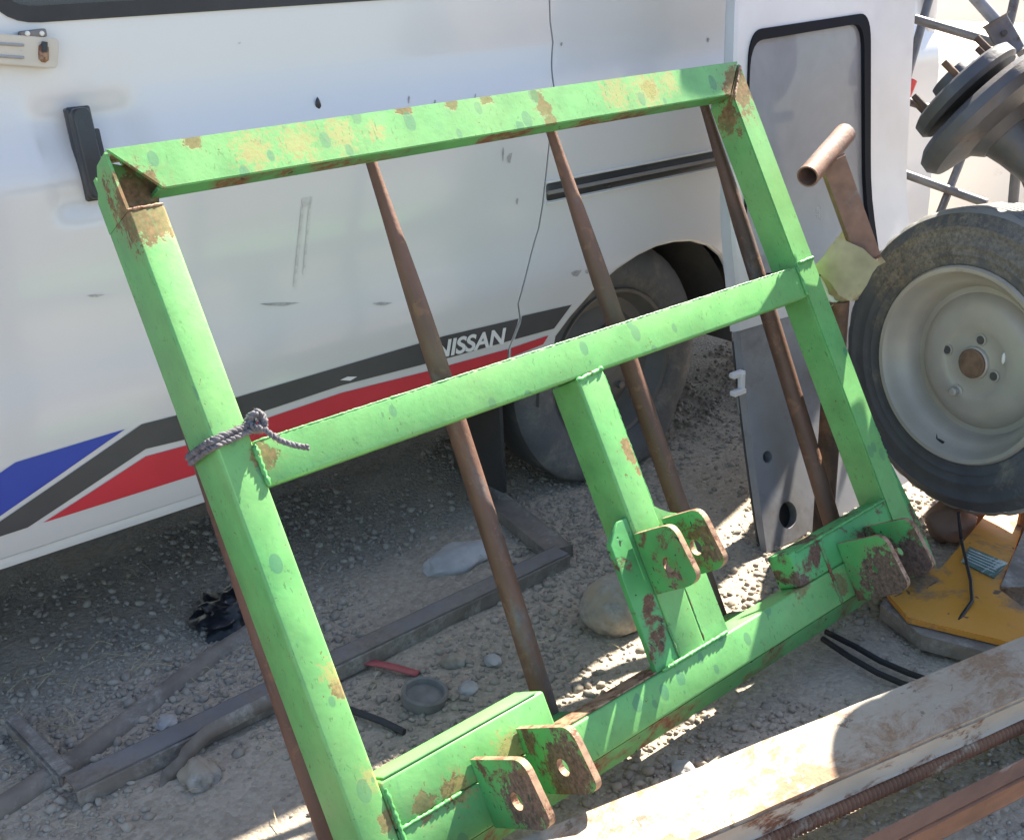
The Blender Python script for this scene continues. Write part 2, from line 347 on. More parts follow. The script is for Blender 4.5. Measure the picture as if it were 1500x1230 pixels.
def perp(d):
    d = d.normalized()
    a = Vector((0, 0, 1)) if abs(d.z) < 0.9 else Vector((1, 0, 0))
    x = d.cross(a).normalized(); return x, d.cross(x).normalized()
def add_tube(bm, pts, rads, n=14, cap=True, hollow=0.0, jitter=0.0):
    """tube through pts with a radius at each point"""
    pts = [Vector(p) for p in pts]
    if isinstance(rads, (int, float)): rads = [rads] * len(pts)
    rings = []
    x = None
    for i, p in enumerate(pts):
        d = (pts[min(i + 1, len(pts) - 1)] - pts[max(i - 1, 0)])
        if d.length < 1e-9: d = Vector((0, 0, 1))
        d.normalize()
        if x is None: x, y = perp(d)
        else:
            x = (x - d * x.dot(d)).normalized(); y = d.cross(x)
        ring = []
        for k in range(n):
            a = 2 * math.pi * k / n; rr = rads[i] * (1 + (random.uniform(-jitter, jitter) if jitter else 0))
            ring.append(bm.verts.new(p + (x * math.cos(a) + y * math.sin(a)) * rr))
        rings.append(ring)
    for i in range(len(rings) - 1):
        for k in range(n):
            bm.faces.new((rings[i][k], rings[i][(k + 1) % n], rings[i + 1][(k + 1) % n], rings[i + 1][k]))
    if cap:
        bm.faces.new(rings[0][::-1]); bm.faces.new(rings[-1])
    return rings
def add_pipe(bm, p0, p1, r, wall, n=24):
    """open pipe with a wall"""
    p0, p1 = Vector(p0), Vector(p1); x, y = perp(p1 - p0)
    def ring(p, rr): return [bm.verts.new(p + (x * math.cos(2 * math.pi * k / n) + y * math.sin(2 * math.pi * k / n)) * rr) for k in range(n)]
    a, b, c, d = ring(p0, r), ring(p1, r), ring(p1, r - wall), ring(p0, r - wall)
    for q, s in ((a, b), (b, c), (c, d), (d, a)):
        for k in range(n): bm.faces.new((q[k], q[(k + 1) % n], s[(k + 1) % n], s[k]))
def add_prism(bm, poly, off):
    """flat polygon (3D points) thickened by the vector off"""
    a = [bm.verts.new(Vector(p)) for p in poly]; b = [bm.verts.new(Vector(p) + off) for p in poly]
    bm.faces.new(a[::-1]); bm.faces.new(b)
    for i in range(len(a)):
        j = (i + 1) % len(a); bm.faces.new((a[i], a[j], b[j], b[i]))
def add_lathe(bm, prof, c, axis, n=48, up=None):
    """profile of (radius, along axis) turned round axis"""
    axis = Vector(axis).normalized(); x, y = perp(axis); rings = []
    for (r, h) in prof:
        if r < 1e-6: rings.append([bm.verts.new(c + axis * h)])
        else: rings.append([bm.verts.new(c + axis * h + (x * math.cos(2 * math.pi * k / n) + y * math.sin(2 * math.pi * k / n)) * r) for k in range(n)])
    for i in range(len(rings) - 1):
        a, b = rings[i], rings[i + 1]
        for k in range(n):
            j = (k + 1) % n
            if len(a) == 1 and len(b) == 1: continue
            if len(a) == 1: bm.faces.new((a[0], b[j], b[k]))
            elif len(b) == 1: bm.faces.new((a[k], a[j], b[0]))
            else: bm.faces.new((a[k], a[j], b[j], b[k]))
    return x, y
def rounded(poly, rads, seg=6):
    """2D polygon with rounded corners"""
    out = []; n = len(poly)
    for i, (px, py) in enumerate(poly):
        r = rads[i] if isinstance(rads, (list, tuple)) else rads
        if r <= 0: out.append((px, py)); continue
        p = Vector((px, py)); a = Vector(poly[i - 1]); b = Vector(poly[(i + 1) % n])
        da = (a - p); db = (b - p); r2 = min(r, da.length * 0.49, db.length * 0.49)
        s, e = p + da.normalized() * r2, p + db.normalized() * r2
        for k in range(seg + 1):
            t = k / seg; q = s * (1 - t) ** 2 + p * 2 * t * (1 - t) + e * t * t
            out.append((q.x, q.y))
    return out
def circ(cx, cy, rx, ry=None, n=20):
    ry = rx if ry is None else ry
    return [(cx + rx * math.cos(2 * math.pi * k / n), cy + ry * math.sin(2 * math.pi * k / n)) for k in range(n)]
def fill2d(outline, holes=(), cuts_y=(), cuts_x=()):
    """triangulated flat sheet (x, y) with holes, cut along lines so it can be bent"""
    bm = bmesh.new()
    for loop in [outline] + list(holes):
        vs = [bm.verts.new((p[0], p[1], 0)) for p in loop]
        for i in range(len(vs)): bm.edges.new((vs[i], vs[(i + 1) % len(vs)]))
    bmesh.ops.triangle_fill(bm, use_beauty=True, use_dissolve=False, edges=bm.edges[:], normal=(0, 0, 1))
    for c in cuts_y: bmesh.ops.bisect_plane(bm, geom=bm.verts[:] + bm.edges[:] + bm.faces[:], plane_co=(0, c, 0), plane_no=(0, 1, 0))
    for c in cuts_x: bmesh.ops.bisect_plane(bm, geom=bm.verts[:] + bm.edges[:] + bm.faces[:], plane_co=(c, 0, 0), plane_no=(1, 0, 0))
    return bm
def sheet(name, outline, holes, fmap, m, parent, thick=0.0, cuts_y=(), cuts_x=(), facing=None):
    bm = fill2d(outline, holes, cuts_y, cuts_x)
    for v in bm.verts: v.co = fmap(v.co.x, v.co.y)
    bm.normal_update()
    if facing is not None:
        s = sum((f.normal.dot(facing) * f.calc_area() for f in bm.faces))
        if s < 0: bmesh.ops.reverse_faces(bm, faces=bm.faces[:])
    me = bpy.data.meshes.new(name); bm.to_mesh(me); bm.free()
    for p in me.polygons: p.use_smooth = True
    o = link(name, me, m, parent)
    if thick > 0:
        md = o.modifiers.new('thickness', 'SOLIDIFY'); md.thickness = thick; md.offset = -1.0; md.use_even_offset = False
        es = o.modifiers.new('split', 'EDGE_SPLIT'); es.split_angle = R(40)
    return o
def weld(name, p0, p1, r, m, parent, bead=0.006):
    p0, p1 = Vector(p0), Vector(p1); n = max(6, int((p1 - p0).length / (bead * 0.5)))
    bm = bmesh.new(); pts, rd = [], []
    for i in range(n + 1):
        t = i / n; j = Vector((random.uniform(-1, 1), random.uniform(-1, 1), random.uniform(-1, 1))) * r * 0.12
        pts.append(p0.lerp(p1, t) + j); rd.append(r * (0.75 + 0.35 * noise.noise(Vector((i * .37, p0.x * 50, p0.z * 50))) + 0.12 * math.cos(i * 2.1)) * random.uniform(0.9, 1.1))
    rd[0] *= 0.5; rd[-1] *= 0.5
    add_tube(bm, pts, rd, n=7); return obj(name, bm, m, parent, smooth=60)
def stone_mesh(bm, c, sx, sy, sz, seed, sub=3, amp=0.35, rotz=0.0, fr=1.4):
    r = bmesh.ops.create_icosphere(bm, subdivisions=sub, radius=1.0)
    o = Vector((seed * 13.1, seed * 7.7, seed * 3.3)); M = Matrix.Rotation(rotz, 3, 'Z')
    for v in r['verts']:
        d = v.co.normalized(); k = 1 + amp * noise.noise(d * fr + o) + amp * 0.4 * noise.noise(d * 3.1 + o)
        v.co = c + M @ Vector((d.x * k * sx, d.y * k * sy, d.z * k * sz))

# ------------------------------------------------------------------ ground
def ground_h(x, y):
    h = 0.010 * noise.noise(Vector((x * 1.7, y * 1.7, 0.3))) + 0.006 * noise.noise(Vector((x * 6, y * 6, 1.7))) + 0.0035 * noise.noise(Vector((x * 19, y * 19, 4.0)))
    return h - 0.004
def axis(lo, hi, step, far):
    a = list(np.arange(lo, hi + 1e-6, step)); l, r_, s = [], [], step
    v = hi
    while v < far: s *= 1.5; v += s; r_.append(v)
    v = lo; s = step
    while v > -far: s *= 1.5; v -= s; l.append(v)
    return l[::-1] + a + r_
gx, gy = axis(-0.4, 3.4, 0.022, 120), axis(0.2, 2.9, 0.022, 120)
gv = [(x, y, ground_h(x, y) if (-3 < x < 7 and -2 < y < 6) else 0.0) for y in gy for x in gx]
nx = len(gx)
gf = [(j * nx + i, j * nx + i + 1, (j + 1) * nx + i + 1, (j + 1) * nx + i) for j in range(len(gy) - 1) for i in range(nx - 1)]
me = bpy.data.meshes.new('ground'); me.from_pydata(gv, [], gf)
for p in me.polygons: p.use_smooth = True
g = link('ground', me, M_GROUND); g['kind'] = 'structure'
# pale concrete apron behind the scrap
bm = bmesh.new(); add_box(bm, (3.25, -3.0, -0.1), (16, 9.0, 0.035), 0.01)
o = obj('concrete_apron', bm, M_PALE); o['kind'] = 'structure'

def gravel():
    protos = []
    for s in range(10):
        b = bmesh.new(); bmesh.ops.create_icosphere(b, subdivisions=1, radius=1.0)
        of = Vector((s * 5.3, s * 2.9, 1.1))
        for v in b.verts:
            d = v.co.normalized(); v.co = d * (1 + 0.6 * noise.noise(d * 1.7 + of))
        b.faces.ensure_lookup_table(); b.verts.ensure_lookup_table()
        protos.append((np.array([v.co[:] for v in b.verts]), np.array([[v.index for v in f.verts] for f in b.faces]))); b.free()
    N = 32000
    V, F, T = [], [], []; base = 0
    cnt = 0
    while cnt < N:
        x = rng.uniform(-0.2, 3.0); y = rng.uniform(0.45, 2.35)
        dens = 0.42 + 1.5 * noise.noise(Vector((x * 2.6, y * 2.6, 9.0)))
        if rng.random() > dens + 0.12: continue
        cnt += 1
        p, f = protos[rng.integers(10)]
        s = min(0.0021 * math.exp(rng.normal(0.5, 0.55)), 0.0105)
        sc = np.array([s * rng.uniform(0.8, 1.35), s * rng.uniform(0.7, 1.1), s * rng.uniform(0.45, 0.8)])
        a = rng.uniform(0, 6.283); ca, sa = math.cos(a), math.sin(a)
        q = p * sc; q = np.stack([q[:, 0] * ca - q[:, 1] * sa, q[:, 0] * sa + q[:, 1] * ca, q[:, 2]], 1)
        tl = rng.uniform(-0.4, 0.4); q[:, 2] += q[:, 0] * tl
        q += np.array([x, y, ground_h(x, y) + sc[2] * 0.35])
        V.append(q); F.append(f + base); base += len(p); T.append(np.full(len(p), rng.beta(2, 2.5)))
    V, F, T = np.concatenate(V), np.concatenate(F), np.concatenate(T)
    me = bpy.data.meshes.new('gravel')
    me.vertices.add(len(V)); me.vertices.foreach_set('co', V.astype(np.float32).ravel())
    me.loops.add(F.size); me.loops.foreach_set('vertex_index', F.astype(np.int32).ravel())
    me.polygons.add(len(F)); me.polygons.foreach_set('loop_start', np.arange(0, F.size, 3, dtype=np.int32))
    at = me.attributes.new('stone_tone', 'FLOAT', 'POINT'); at.data.foreach_set('value', T.astype(np.float32))
    me.update(calc_edges=True); me.validate()
    o = link('gravel', me, M_GRAVEL); o['kind'] = 'stuff'; o['label'] = 'loose grey and tan gravel scattered over the ground'; o['category'] = 'gravel'
gravel()

# ------------------------------------------------------------------ van
YV = 1.83
PZ = [0.25, 0.285, 0.31, 0.36, 0.42, 0.53, 0.56, 0.62, 0.70, 0.80, 0.885, 0.915, 0.945, 0.975, 1.02, 1.14, 1.20, 2.2, 2.4]
PY = [1.856, 1.845, 1.834, 1.826, 1.822, 1.820, 1.8225, 1.830, 1.830, 1.830, 1.832, 1.839, 1.857, 1.872, 1.882, 1.890, 1.893, 1.91, 1.92]
_zz = np.linspace(0.2, 2.4, 881); _yy = np.interp(_zz, PZ, PY)
_k = np.exp(-0.5 * (np.arange(-12, 13) / 5.0) ** 2); _k /= _k.sum()
_ys = np.convolve(np.pad(_yy, 12, mode='edge'), _k, mode='valid')
def side_y(z): return float(np.interp(z, _zz, _ys))
def van_xz(px, py):
    y = YV
    for _ in range(8):
        p = on_y(px, py, y); y = side_y(p.z)
    return (p.x, p.z)
def _sm(t): t = max(0.0, min(1.0, t)); return t * t * (3 - 2 * t)
def recess(x, z):
    a = _sm((x - 0.515) / 0.045) * _sm((0.735 - x) / 0.06); b_ = _sm((z - 0.815) / 0.05) * _sm((1.030 - z) / 0.06)
    return 0.012 * a * b_
def vmap(x, z): return Vector((x, side_y(z) + recess(x, z), z))
ZC = [0.27, 0.285, 0.30, 0.32, 0.35, 0.38, 0.42, 0.46, 0.50, 0.525, 0.54, 0.56, 0.58, 0.60, 0.63, 0.67, 0.72, 0.78, 0.83, 0.86, 0.88] + [0.89 + i * 0.008 for i in range(18)] + [1.05, 1.09, 1.13, 1.2, 1.4, 1.6, 1.8]
VX1 = 3.0                                       # rear end of the van
van = thing('minivan', 'white minivan with blue, grey and red side stripes standing behind the green frame', 'van', (1.3, 2.6, 0))
van_inv = Matrix.Translation((-1.3, -2.6, 0))
def V(p): return van_inv @ Vector(p)
def vm(x, z): return V(vmap(x, z))
OUT = Vector((0, -1, 0))
gap_px = [(805, -40), (805, 0), (806, 32), (810, 62), (811, 125), (806, 195), (795, 300), (789, 335), (766, 420), (759, 445), (762, 468), (745, 512)]
gap = [van_xz(*p) for p in gap_px]
sill_z = 0.29
gx_low = gap[-1][0] - 0.01
g_door = [(x - 0.0022, z) for x, z in gap]; g_rear = [(x + 0.0022, z) for x, z in gap]
# sliding door: window opening with rounded corners
wx0, wz0 = van_xz(-16, 30); wz0 = van_xz(60, 29)[1]
win = rounded([(wx0, wz0), (1.42, wz0), (1.42, 1.68), (wx0 + 0.02, 1.68)], [0.075, 0.06, 0.06, 0.06], 8)
door_out = [(-0.9, 2.14), (-0.9, sill_z + 0.012), (gx_low - 0.03, sill_z + 0.012)] + g_door[::-1] + [(g_door[0][0], 2.14)]
sheet('sliding_door', door_out, [win], vm, M_PAINTW, van, 0.012, ZC + [0.81, 0.82, 0.84, 0.85, 0.87], [0.0] + [0.505 + 0.012 * i for i in range(21)] + [1.0], OUT)
# rear quarter with the wheel arch cut out
arch_px = [(813, 492), (835, 462), (875, 417), (905, 391), (935, 371), (962, 358), (990, 351), (1015, 350), (1040, 357), (1058, 372), (1066, 388), (1072, 420)]
arch = [van_xz(*p) for p in arch_px]
arch = [(arch[0][0] - 0.02, sill_z + 0.012)] + arch + [(arch[-1][0] + 0.03, 0.335)]
rear_win = rounded([(1.68, wz0), (2.5, wz0), (2.46, 1.68), (1.68, 1.68)], 0.07, 6)
rear_out = [(g_rear[0][0], 2.14)] + g_rear + [(gx_low + 0.01, sill_z + 0.012)] + arch + [(VX1, 0.33), (VX1, 2.14)]
quarter = sheet('rear_quarter_panel', rear_out, [rear_win], vm, M_PAINTW, van, 0.012, ZC, [2.0, 2.4], OUT)
# rolled lip along the wheel arch
bm = bmesh.new(); add_tube(bm, [vm(x, z) + Vector((0, 0.008, 0)) for x, z in arch], 0.007, 8); obj('arch_lip', bm, M_PAINTW, van)
# sill flange below the door
bm = bmesh.new()
add_box(bm, V((-0.9, 1.846, sill_z - 0.012)), V((arch[0][0] - 0.01, 1.875, sill_z + 0.008)), 0.004); obj('sill_flange', bm, M_PAINTW, van)
# inner shell, roof, ends, far side
bm = bmesh.new(); add_box(bm, V((-0.9, 1.90, 0.36)), V((1.50, 1.93, 1.02)), 0.0); add_box(bm, V((2.16, 1.90, 0.36)), V((VX1 - .03, 1.93, 1.02)), 0.0)
add_box(bm, V((1.50, 1.90, 0.66)), V((2.16, 1.93, 1.02)), 0.0); obj('inner_panel', bm, M_DARK, van)
bm = bmesh.new(); add_box(bm, V((-0.9, 1.89, 0.30)), V((1.42, 3.36, 0.36))); add_box(bm, V((2.22, 1.89, 0.33)), V((VX1 - 0.02, 3.36, 0.38))); add_box(bm, V((1.42, 2.16, 0.30)), V((2.22, 3.1, 0.36))); obj('floor_pan', bm, M_DARK, van)
bm = bmesh.new(); add_box(bm, V((-0.95, 1.895, 2.12)), V((VX1, 3.36, 2.21)), 0.035, 4); obj('roof', bm, M_PAINTW, van)
bm = bmesh.new(); add_box(bm, V((VX1 - 0.03, 1.86, 0.33)), V((VX1 + 0.02, 3.38, 2.14)), 0.012, 3); obj('tailgate', bm, M_PAINTW, van)
bm = bmesh.new(); add_box(bm, V((-0.9, 3.38, 0.3)), V((VX1, 3.42, 2.14)), 0.01); obj('far_side', bm, M_PAINTW, van)
bm = bmesh.new(); add_box(bm, V((-1.75, 1.86, 0.32)), V((-0.93, 3.40, 1.20)), 0.12, 5); obj('front_end', bm, M_PAINTW, van)
bm = bmesh.new()
add_prism(bm, [V((-0.93, 1.93, 1.15)), V((-1.55, 1.98, 1.15)), V((-0.93, 1.98, 2.14))], Vector((0, 1.38, 0))); obj('windscreen', bm, M_GLASSV, van)
# windows
def inset(poly, d):
    cx = sum(p[0] for p in poly) / len(poly); cy = sum(p[1] for p in poly) / len(poly)
    out = []
    for i, p in enumerate(poly):
        a = Vector(poly[i - 1]); b = Vector(poly[(i + 1) % len(poly)]); t = (b - a); 
        if t.length < 1e-9: out.append(p); continue
        t.normalize(); nrm = Vector((-t.y, t.x)); q = Vector(p)
        if (Vector((cx, cy)) - q).dot(nrm) < 0: nrm = -nrm
        q = q + nrm * d; out.append((q.x, q.y))
    return out
for wpoly in (win, rear_win):
    w = sheet('window', inset(wpoly, 0.016), [], lambda x, z: vm(x, z) + Vector((0, 0.007, 0)), M_GLASSV, van, 0.004, [1.2, 1.3, 1.4, 1.5, 1.6], [], OUT)
    sheet('window_seal', inset(wpoly, -0.004), [inset(wpoly, 0.02)], lambda x, z: vm(x, z) + Vector((0, -0.003, 0)), M_RUBBER, w, 0.010, [1.2, 1.4, 1.6], [], OUT)
# stripes
def stripe(name, pxs, m, lift=0.0016):
    poly = [van_xz(*p) for p in pxs]
    return sheet(name, poly, [], lambda x, z: vm(x, z) + Vector((0, -lift, 0)), m, van, 0.0, ZC, [], OUT)
def split_at_gap(name, pxs, m):
    """stripe broken where the door shut line runs"""
    poly = [van_xz(*p) for p in pxs]
    bm = fill2d(poly, [], ZC, [])
    gz_ = [g_[1] for g_ in gap][::-1]; gx_ = [g_[0] for g_ in gap][::-1]
    for v in bm.verts: v.co.x -= float(np.interp(v.co.y, gz_, gx_))
    g0 = bmesh.ops.bisect_plane(bm, geom=bm.verts[:] + bm.edges[:] + bm.faces[:], plane_co=(-0.005, 0, 0), plane_no=(1, 0, 0))
    g0 = bmesh.ops.bisect_plane(bm, geom=bm.verts[:] + bm.edges[:] + bm.faces[:], plane_co=(0.005, 0, 0), plane_no=(1, 0, 0))
    kill = [f for f in bm.faces if abs(f.calc_center_median().x) < 0.0049]
    bmesh.ops.delete(bm, geom=kill, context='FACES')
    for v in bm.verts:
        x = v.co.x + float(np.interp(v.co.y, gz_, gx_)); z = v.co.y
        v.co = vm(x, z) + Vector((0, -0.0016, 0))
    bm.normal_update()
    if sum(f.normal.dot(OUT) * f.calc_area() for f in bm.faces) < 0: bmesh.ops.reverse_faces(bm, faces=bm.faces[:])
    me = bpy.data.meshes.new(name); bm.to_mesh(me); bm.free()
    for p in me.polygons: p.use_smooth = True
    return link(name, me, m, van)
b = stripe('blue_stripe', [(-140, 742), (0, 692), (22, 677), (183, 628), (0, 755), (-60, 795), (-140, 800)], M_BLUEST)
b['label'] = 'blue slanting stripe at the front end of the band'
b = split_at_gap('grey_stripe', [(-60, 805), (0, 763), (207, 621), (258, 608), (348, 581), (500, 536), (650, 492), (757, 467), (763, 463), (837, 446), (811, 481), (753, 497), (660, 523), (500, 564), (377, 605), (272, 643), (213, 657), (40, 772), (0, 785), (-60, 806)], M_GREYST)
b['label'] = 'dark grey stripe carrying white lettering'
b = split_at_gap('red_stripe', [(63, 765), (213, 668), (272, 652), (367, 620), (500, 575), (627, 543), (747, 510), (803, 491), (795, 504), (745, 524), (627, 566), (500, 612), (400, 652), (285, 695)], M_REDST)
b['label'] = 'red wedge stripe below the grey stripe'
# lettering on the grey stripe
cu = bpy.data.curves.new('lettering', 'FONT'); cu.body = 'NISSAN'; cu.size = 1.0; cu.shear = 0.22; cu.offset = 0.03; cu.space_character = 0.98
to = bpy.data.objects.new('lettering_source', cu); COL.objects.link(to)
bpy.context.view_layer.update()
tm = bpy.data.meshes.new_from_object(to.evaluated_get(bpy.context.evaluated_depsgraph_get()))
bpy.data.objects.remove(to); bpy.data.curves.remove(cu)
xs = [v.co.x for v in tm.vertices]; ysv = [v.co.y for v in tm.vertices]
tx0, tx1, ty0, ty1 = min(xs), max(xs), min(ysv), max(ysv)
lx0, lz0 = van_xz(634, 526); lx1, lz1 = van_xz(741, 503)
ltop = van_xz(742, 479)[1]; lh = (ltop - lz1) * 1.02
bm = bmesh.new(); bm.from_mesh(tm); bpy.data.meshes.remove(tm)
for v in bm.verts:
    a = (v.co.x - tx0) / (tx1 - tx0); bq = (v.co.y - ty0) / (ty1 - ty0)
    v.co = vm(lx0 + (lx1 - lx0) * a, lz0 + (lz1 - lz0) * a + lh * bq) + Vector((0, -0.0032, 0))
bm.normal_update()
me = bpy.data.meshes.new('lettering'); bm.to_mesh(me); bm.free(); link('lettering', me, M_LETTER, van)
# small dash mark in the grey stripe
stripe('stripe_mark', [(497, 556), (508, 551), (522, 551), (512, 557)], M_LETTER, 0.003)
# sliding door track
tr0, tr1 = van_xz(797, 279), van_xz(1262, 190)
tz = (tr0[1] + van_xz(1050, 236)[1]) / 2
trk = None
def trackbox(name, x0, x1, z0, z1, y0, y1, m, par, bev=0.002):
    bm = bmesh.new(); add_box(bm, V((x0, YV + y0, z0)), V((x1, YV + y1, z1)), bev); return obj(name, bm, m, par)
trk = trackbox('door_track', tr0[0] + 0.004, tr1[0], tz - 0.020, tz + 0.020, -0.004, 0.02, M_BLACK, van, 0.008)
trackbox('track_rail', tr0[0] + 0.006, tr1[0] - 0.01, tz - 0.004, tz + 0.004, -0.0075, 0.0, M_BLUEIRON, trk, 0.001)
trackbox('track_lip', tr0[0] + 0.004, tr1[0] + 0.004, tz + 0.0205, tz + 0.024, -0.005, 0.01, M_PAINTW, trk, 0.001)
trackbox('track_lip', tr0[0] + 0.004, tr1[0] + 0.004, tz - 0.024, tz - 0.0205, -0.005, 0.01, M_PAINTW, trk, 0.001)
# door handle: raised black pull with its base
hq = [van_xz(*p) for p in ((93, 163), (124, 154), (140, 222), (139, 298), (113, 300))]
hx = [q[0] for q in hq]; hzv = [q[1] for q in hq]
HX0, HX1, HZ0, HZ1 = hq[0][0] - 0.002, hq[0][0] + 0.036, min(hzv) + 0.002, max(hzv)
def hbox(name, x0, x1, t0, t1, d0, d1, bev, par):
    """block running along the body side between heights t0..t1 of the handle, standing d0..d1 off the paint"""
    q0 = Vector((0, side_y(HZ0) + .013, HZ0)); q1 = Vector((0, side_y(HZ0) + .013 + (side_y(HZ1) - side_y(HZ0)) * .45, HZ1)); ax3 = (q1 - q0); nrm = Vector((0, -ax3.z, ax3.y)).normalized()
    c = q0 + ax3 * ((t0 + t1) / 2) + nrm * ((d0 + d1) / 2) + Vector(((x0 + x1) / 2, 0, 0))
    L3 = ax3.length; w3_ = x1 - x0; h3 = (t1 - t0) * L3; up3 = ax3.normalized()
    outl = rounded([(-w3_ / 2, -h3 / 2), (w3_ / 2, -h3 / 2), (w3_ / 2, h3 / 2), (-w3_ / 2, h3 / 2)], bev * 1.6, 6)
    bm = bmesh.new(); rings = []
    for (k_, d_) in ((1.0, d0), (1.0, d1 - bev), (.93, d1 - bev * .35), (.80, d1)):
        ins = (1 - k_) * w3_ / 2
        rings.append([bm.verts.new(V(c) + Vector((x_ * (1 - 2 * ins / w3_), 0, 0)) + up3 * (y_ * (1 - 2 * ins / h3)) + nrm * (d_ - (d0 + d1) / 2)) for x_, y_ in outl])
    for a_, b_ in zip(rings, rings[1:]):
        for i in range(len(a_)): j = (i + 1) % len(a_); bm.faces.new((a_[i], a_[j], b_[j], b_[i]))
    bm.faces.new(rings[0][::-1]); bm.faces.new(rings[-1])
    return obj(name, bm, M_BLACK, par)
hd = hbox('door_handle', HX0, HX1, 0, 1, -.008, .010, .003, van)
hbox('grip', HX0 + .0015, HX1 - .006, .02, .98, .0102, .030, .007, hd)
hbox('latch_button', HX1 - .0055, HX1 + .004, .45, .75, .0102, .018, .002, hd)
# dent, tape mark and scratches
bm = bmesh.new(); p = van_xz(466, 155); stone_mesh(bm, V(vmap(*p)) + Vector((0, 0.0, 0)), 0.0055, 0.003, 0.014, 3, 2, 0.2); obj('plug', bm, M_BLACK, van)
M_MARK = mat('scuff', (0.60, 0.57, 0.53), rough=0.6, var=0.3, vscale=40, bump=0)
M_MARKD = mat('dark_scuff', (0.40, 0.38, 0.36), rough=0.7, var=0.4, vscale=40, bump=0)
def mark(pxs, m): return stripe('scuff_mark', pxs, m, 0.0012)
mark([(441, 292), (457, 288), (455, 300), (443, 303)], M_MARK); mark([(441, 303), (445, 303), (433, 420), (429, 420)], M_MARK); mark([(452, 302), (455, 301), (446, 400), (443, 402)], M_MARK)
for (x, y, w, h_) in [(127, 431, 26, 4), (380, 443, 60, 5), (545, 442, 30, 5), (348, 62, 5, 3), (597, 140, 3, 12), (635, 146, 3, 14), (694, 138, 3, 13), (735, 215, 3, 22), (742, 225, 8, 14), (755, 290, 4, 10), (836, 396, 16, 9), (856, 394, 8, 7), (820, 62, 4, 6), (1035, 55, 4, 7)]:
    a = random.uniform(-0.3, 0.3); mark([(x, y + h_ * 0.4), (x + w * 0.45, y), (x + w, y + h_ * (0.2 + a)), (x + w * 0.6, y + h_), (x + w * 0.2, y + h_ * 0.9)], M_MARKD)
# hasp on the front part of the body side
def hpt(px, py, d): x, z = van_xz(px, py); return V((x, side_y(z) - d, z))
bm = bmesh.new()
hp = [(-120, 40), (76, 56), (80, 62), (78, 95), (74, 100), (-120, 84)]
add_prism(bm, [hpt(x, y, 0.022) for x, y in hp], Vector((0, 0.006, 0))); bmesh.ops.bevel(bm, geom=bm.edges[:], offset=0.0012, segments=2, affect='EDGES')
hs = obj('hasp_plate', bm, mat('cream_hasp_paint', (0.55, 0.50, 0.42), rough=0.5, var=0.12, bump=0.1, fine=(0.14, 0.1, 0.07), fine_at=(0.75, 0.78)), van)
for yy in (66, 84):
    bm = bmesh.new(); add_tube(bm, [hpt(-120, yy - 10, 0.023), hpt(24, yy, 0.023), hpt(28, yy, 0.0215)], 0.0022, 8); obj('rib', bm, M_DOORIN, hs)
bm = bmesh.new(); q0, q1 = hpt(57, 64, 0.0215), hpt(57, 91, 0.0215)
add_tube(bm, [q0.lerp(q1, t) for t in (0, .15, .5, .85, 1)], [0.003, 0.0075, 0.008, 0.0075, 0.003], 14); sl = obj('slot_rim', bm, M_EDGE, hs)
bm = bmesh.new(); q0, q1 = hpt(57, 61, 0.027), hpt(57, 76, 0.027); add_tube(bm, [q0, q1], 0.0045, 10); obj('staple', bm, M_BLACK, hs)
bm = bmesh.new(); add_obox(bm, hpt(44, 50, 0.012), Vector((0.020, 0, 0.001)), Vector((0, 0.008, 0)), Vector((0, 0, 0.006)), 0.003); hb = obj('hasp_hinge', bm, M_BLUEIRON, hs)
for xx in (34, 55):
    bm = bmesh.new(); stone_mesh(bm, hpt(xx, 49, 0.021), 0.004, 0.003, 0.004, xx, 2, 0.05); obj('bolt', bm, M_LITTER, hb)
bm = bmesh.new(); add_box(bm, hpt(-110, 45, 0.018), hpt(-50, 85, -0.01)); obj('hasp_base', bm, M_DOORIN, hs)
# wheel arch liner and flat rear wheel
bm = bmesh.new()
ac = Vector((1.845, 0, 0.24)); pts = []
for k in range(17):
    a = math.pi * k / 16; pts.append((ac.x - 0.33 * math.cos(a), ac.z + 0.36 * math.sin(a)))
for k in range(16):
    (x0, z0), (x1, z1) = pts[k], pts[k + 1]
    vs = [bm.verts.new(V((x, y, z))) for x, y, z in ((x0, 1.848, z0), (x1, 1.848, z1), (x1, 2.15, z1), (x0, 2.15, z0))]; bm.faces.new(vs)
vs = [bm.verts.new(V((x, 2.15, z))) for x, z in pts]; bm.faces.new(vs)
bmesh.ops.remove_doubles(bm, verts=bm.verts[:], dist=0.0005)
obj('wheel_arch', bm, M_DARK, van)
def tyre_profile(r, rr, w):
    h = w / 2
    return [(rr, -h * 0.72), (rr + 0.012, -h * 0.86), (rr + (r - rr) * 0.45, -h * 1.0), (r - 0.03, -h * 0.93), (r - 0.010, -h * 0.80), (r - 0.001, -h * 0.66), (r, 0), (r - 0.001, h * 0.66), (r - 0.010, h * 0.80), (r - 0.03, h * 0.93), (rr + (r - rr) * 0.45, h), (rr + 0.012, h * 0.86), (rr, h * 0.72)]
wc = Vector((1.765, 1.94, 0.275))
bm = bmesh.new(); add_lathe(bm, tyre_profile(0.295, 0.178, 0.17), V(wc), (0, -1, 0), 56)
for v in bm.verts:                              # the tyre is flat: it spreads at the bottom
    d = 0.012 - (v.co.z)
    if v.co.z < 0.10:
        k = (0.10 - v.co.z) / 0.12; v.co.y += (v.co.y - V(wc).y) * 0.45 * k; v.co.x += (v.co.x - V(wc).x) * 0.10 * k
    if v.co.z < 0.002: v.co.z = 0.002
rw = obj('rear_wheel', bm, M_TYRE, van)
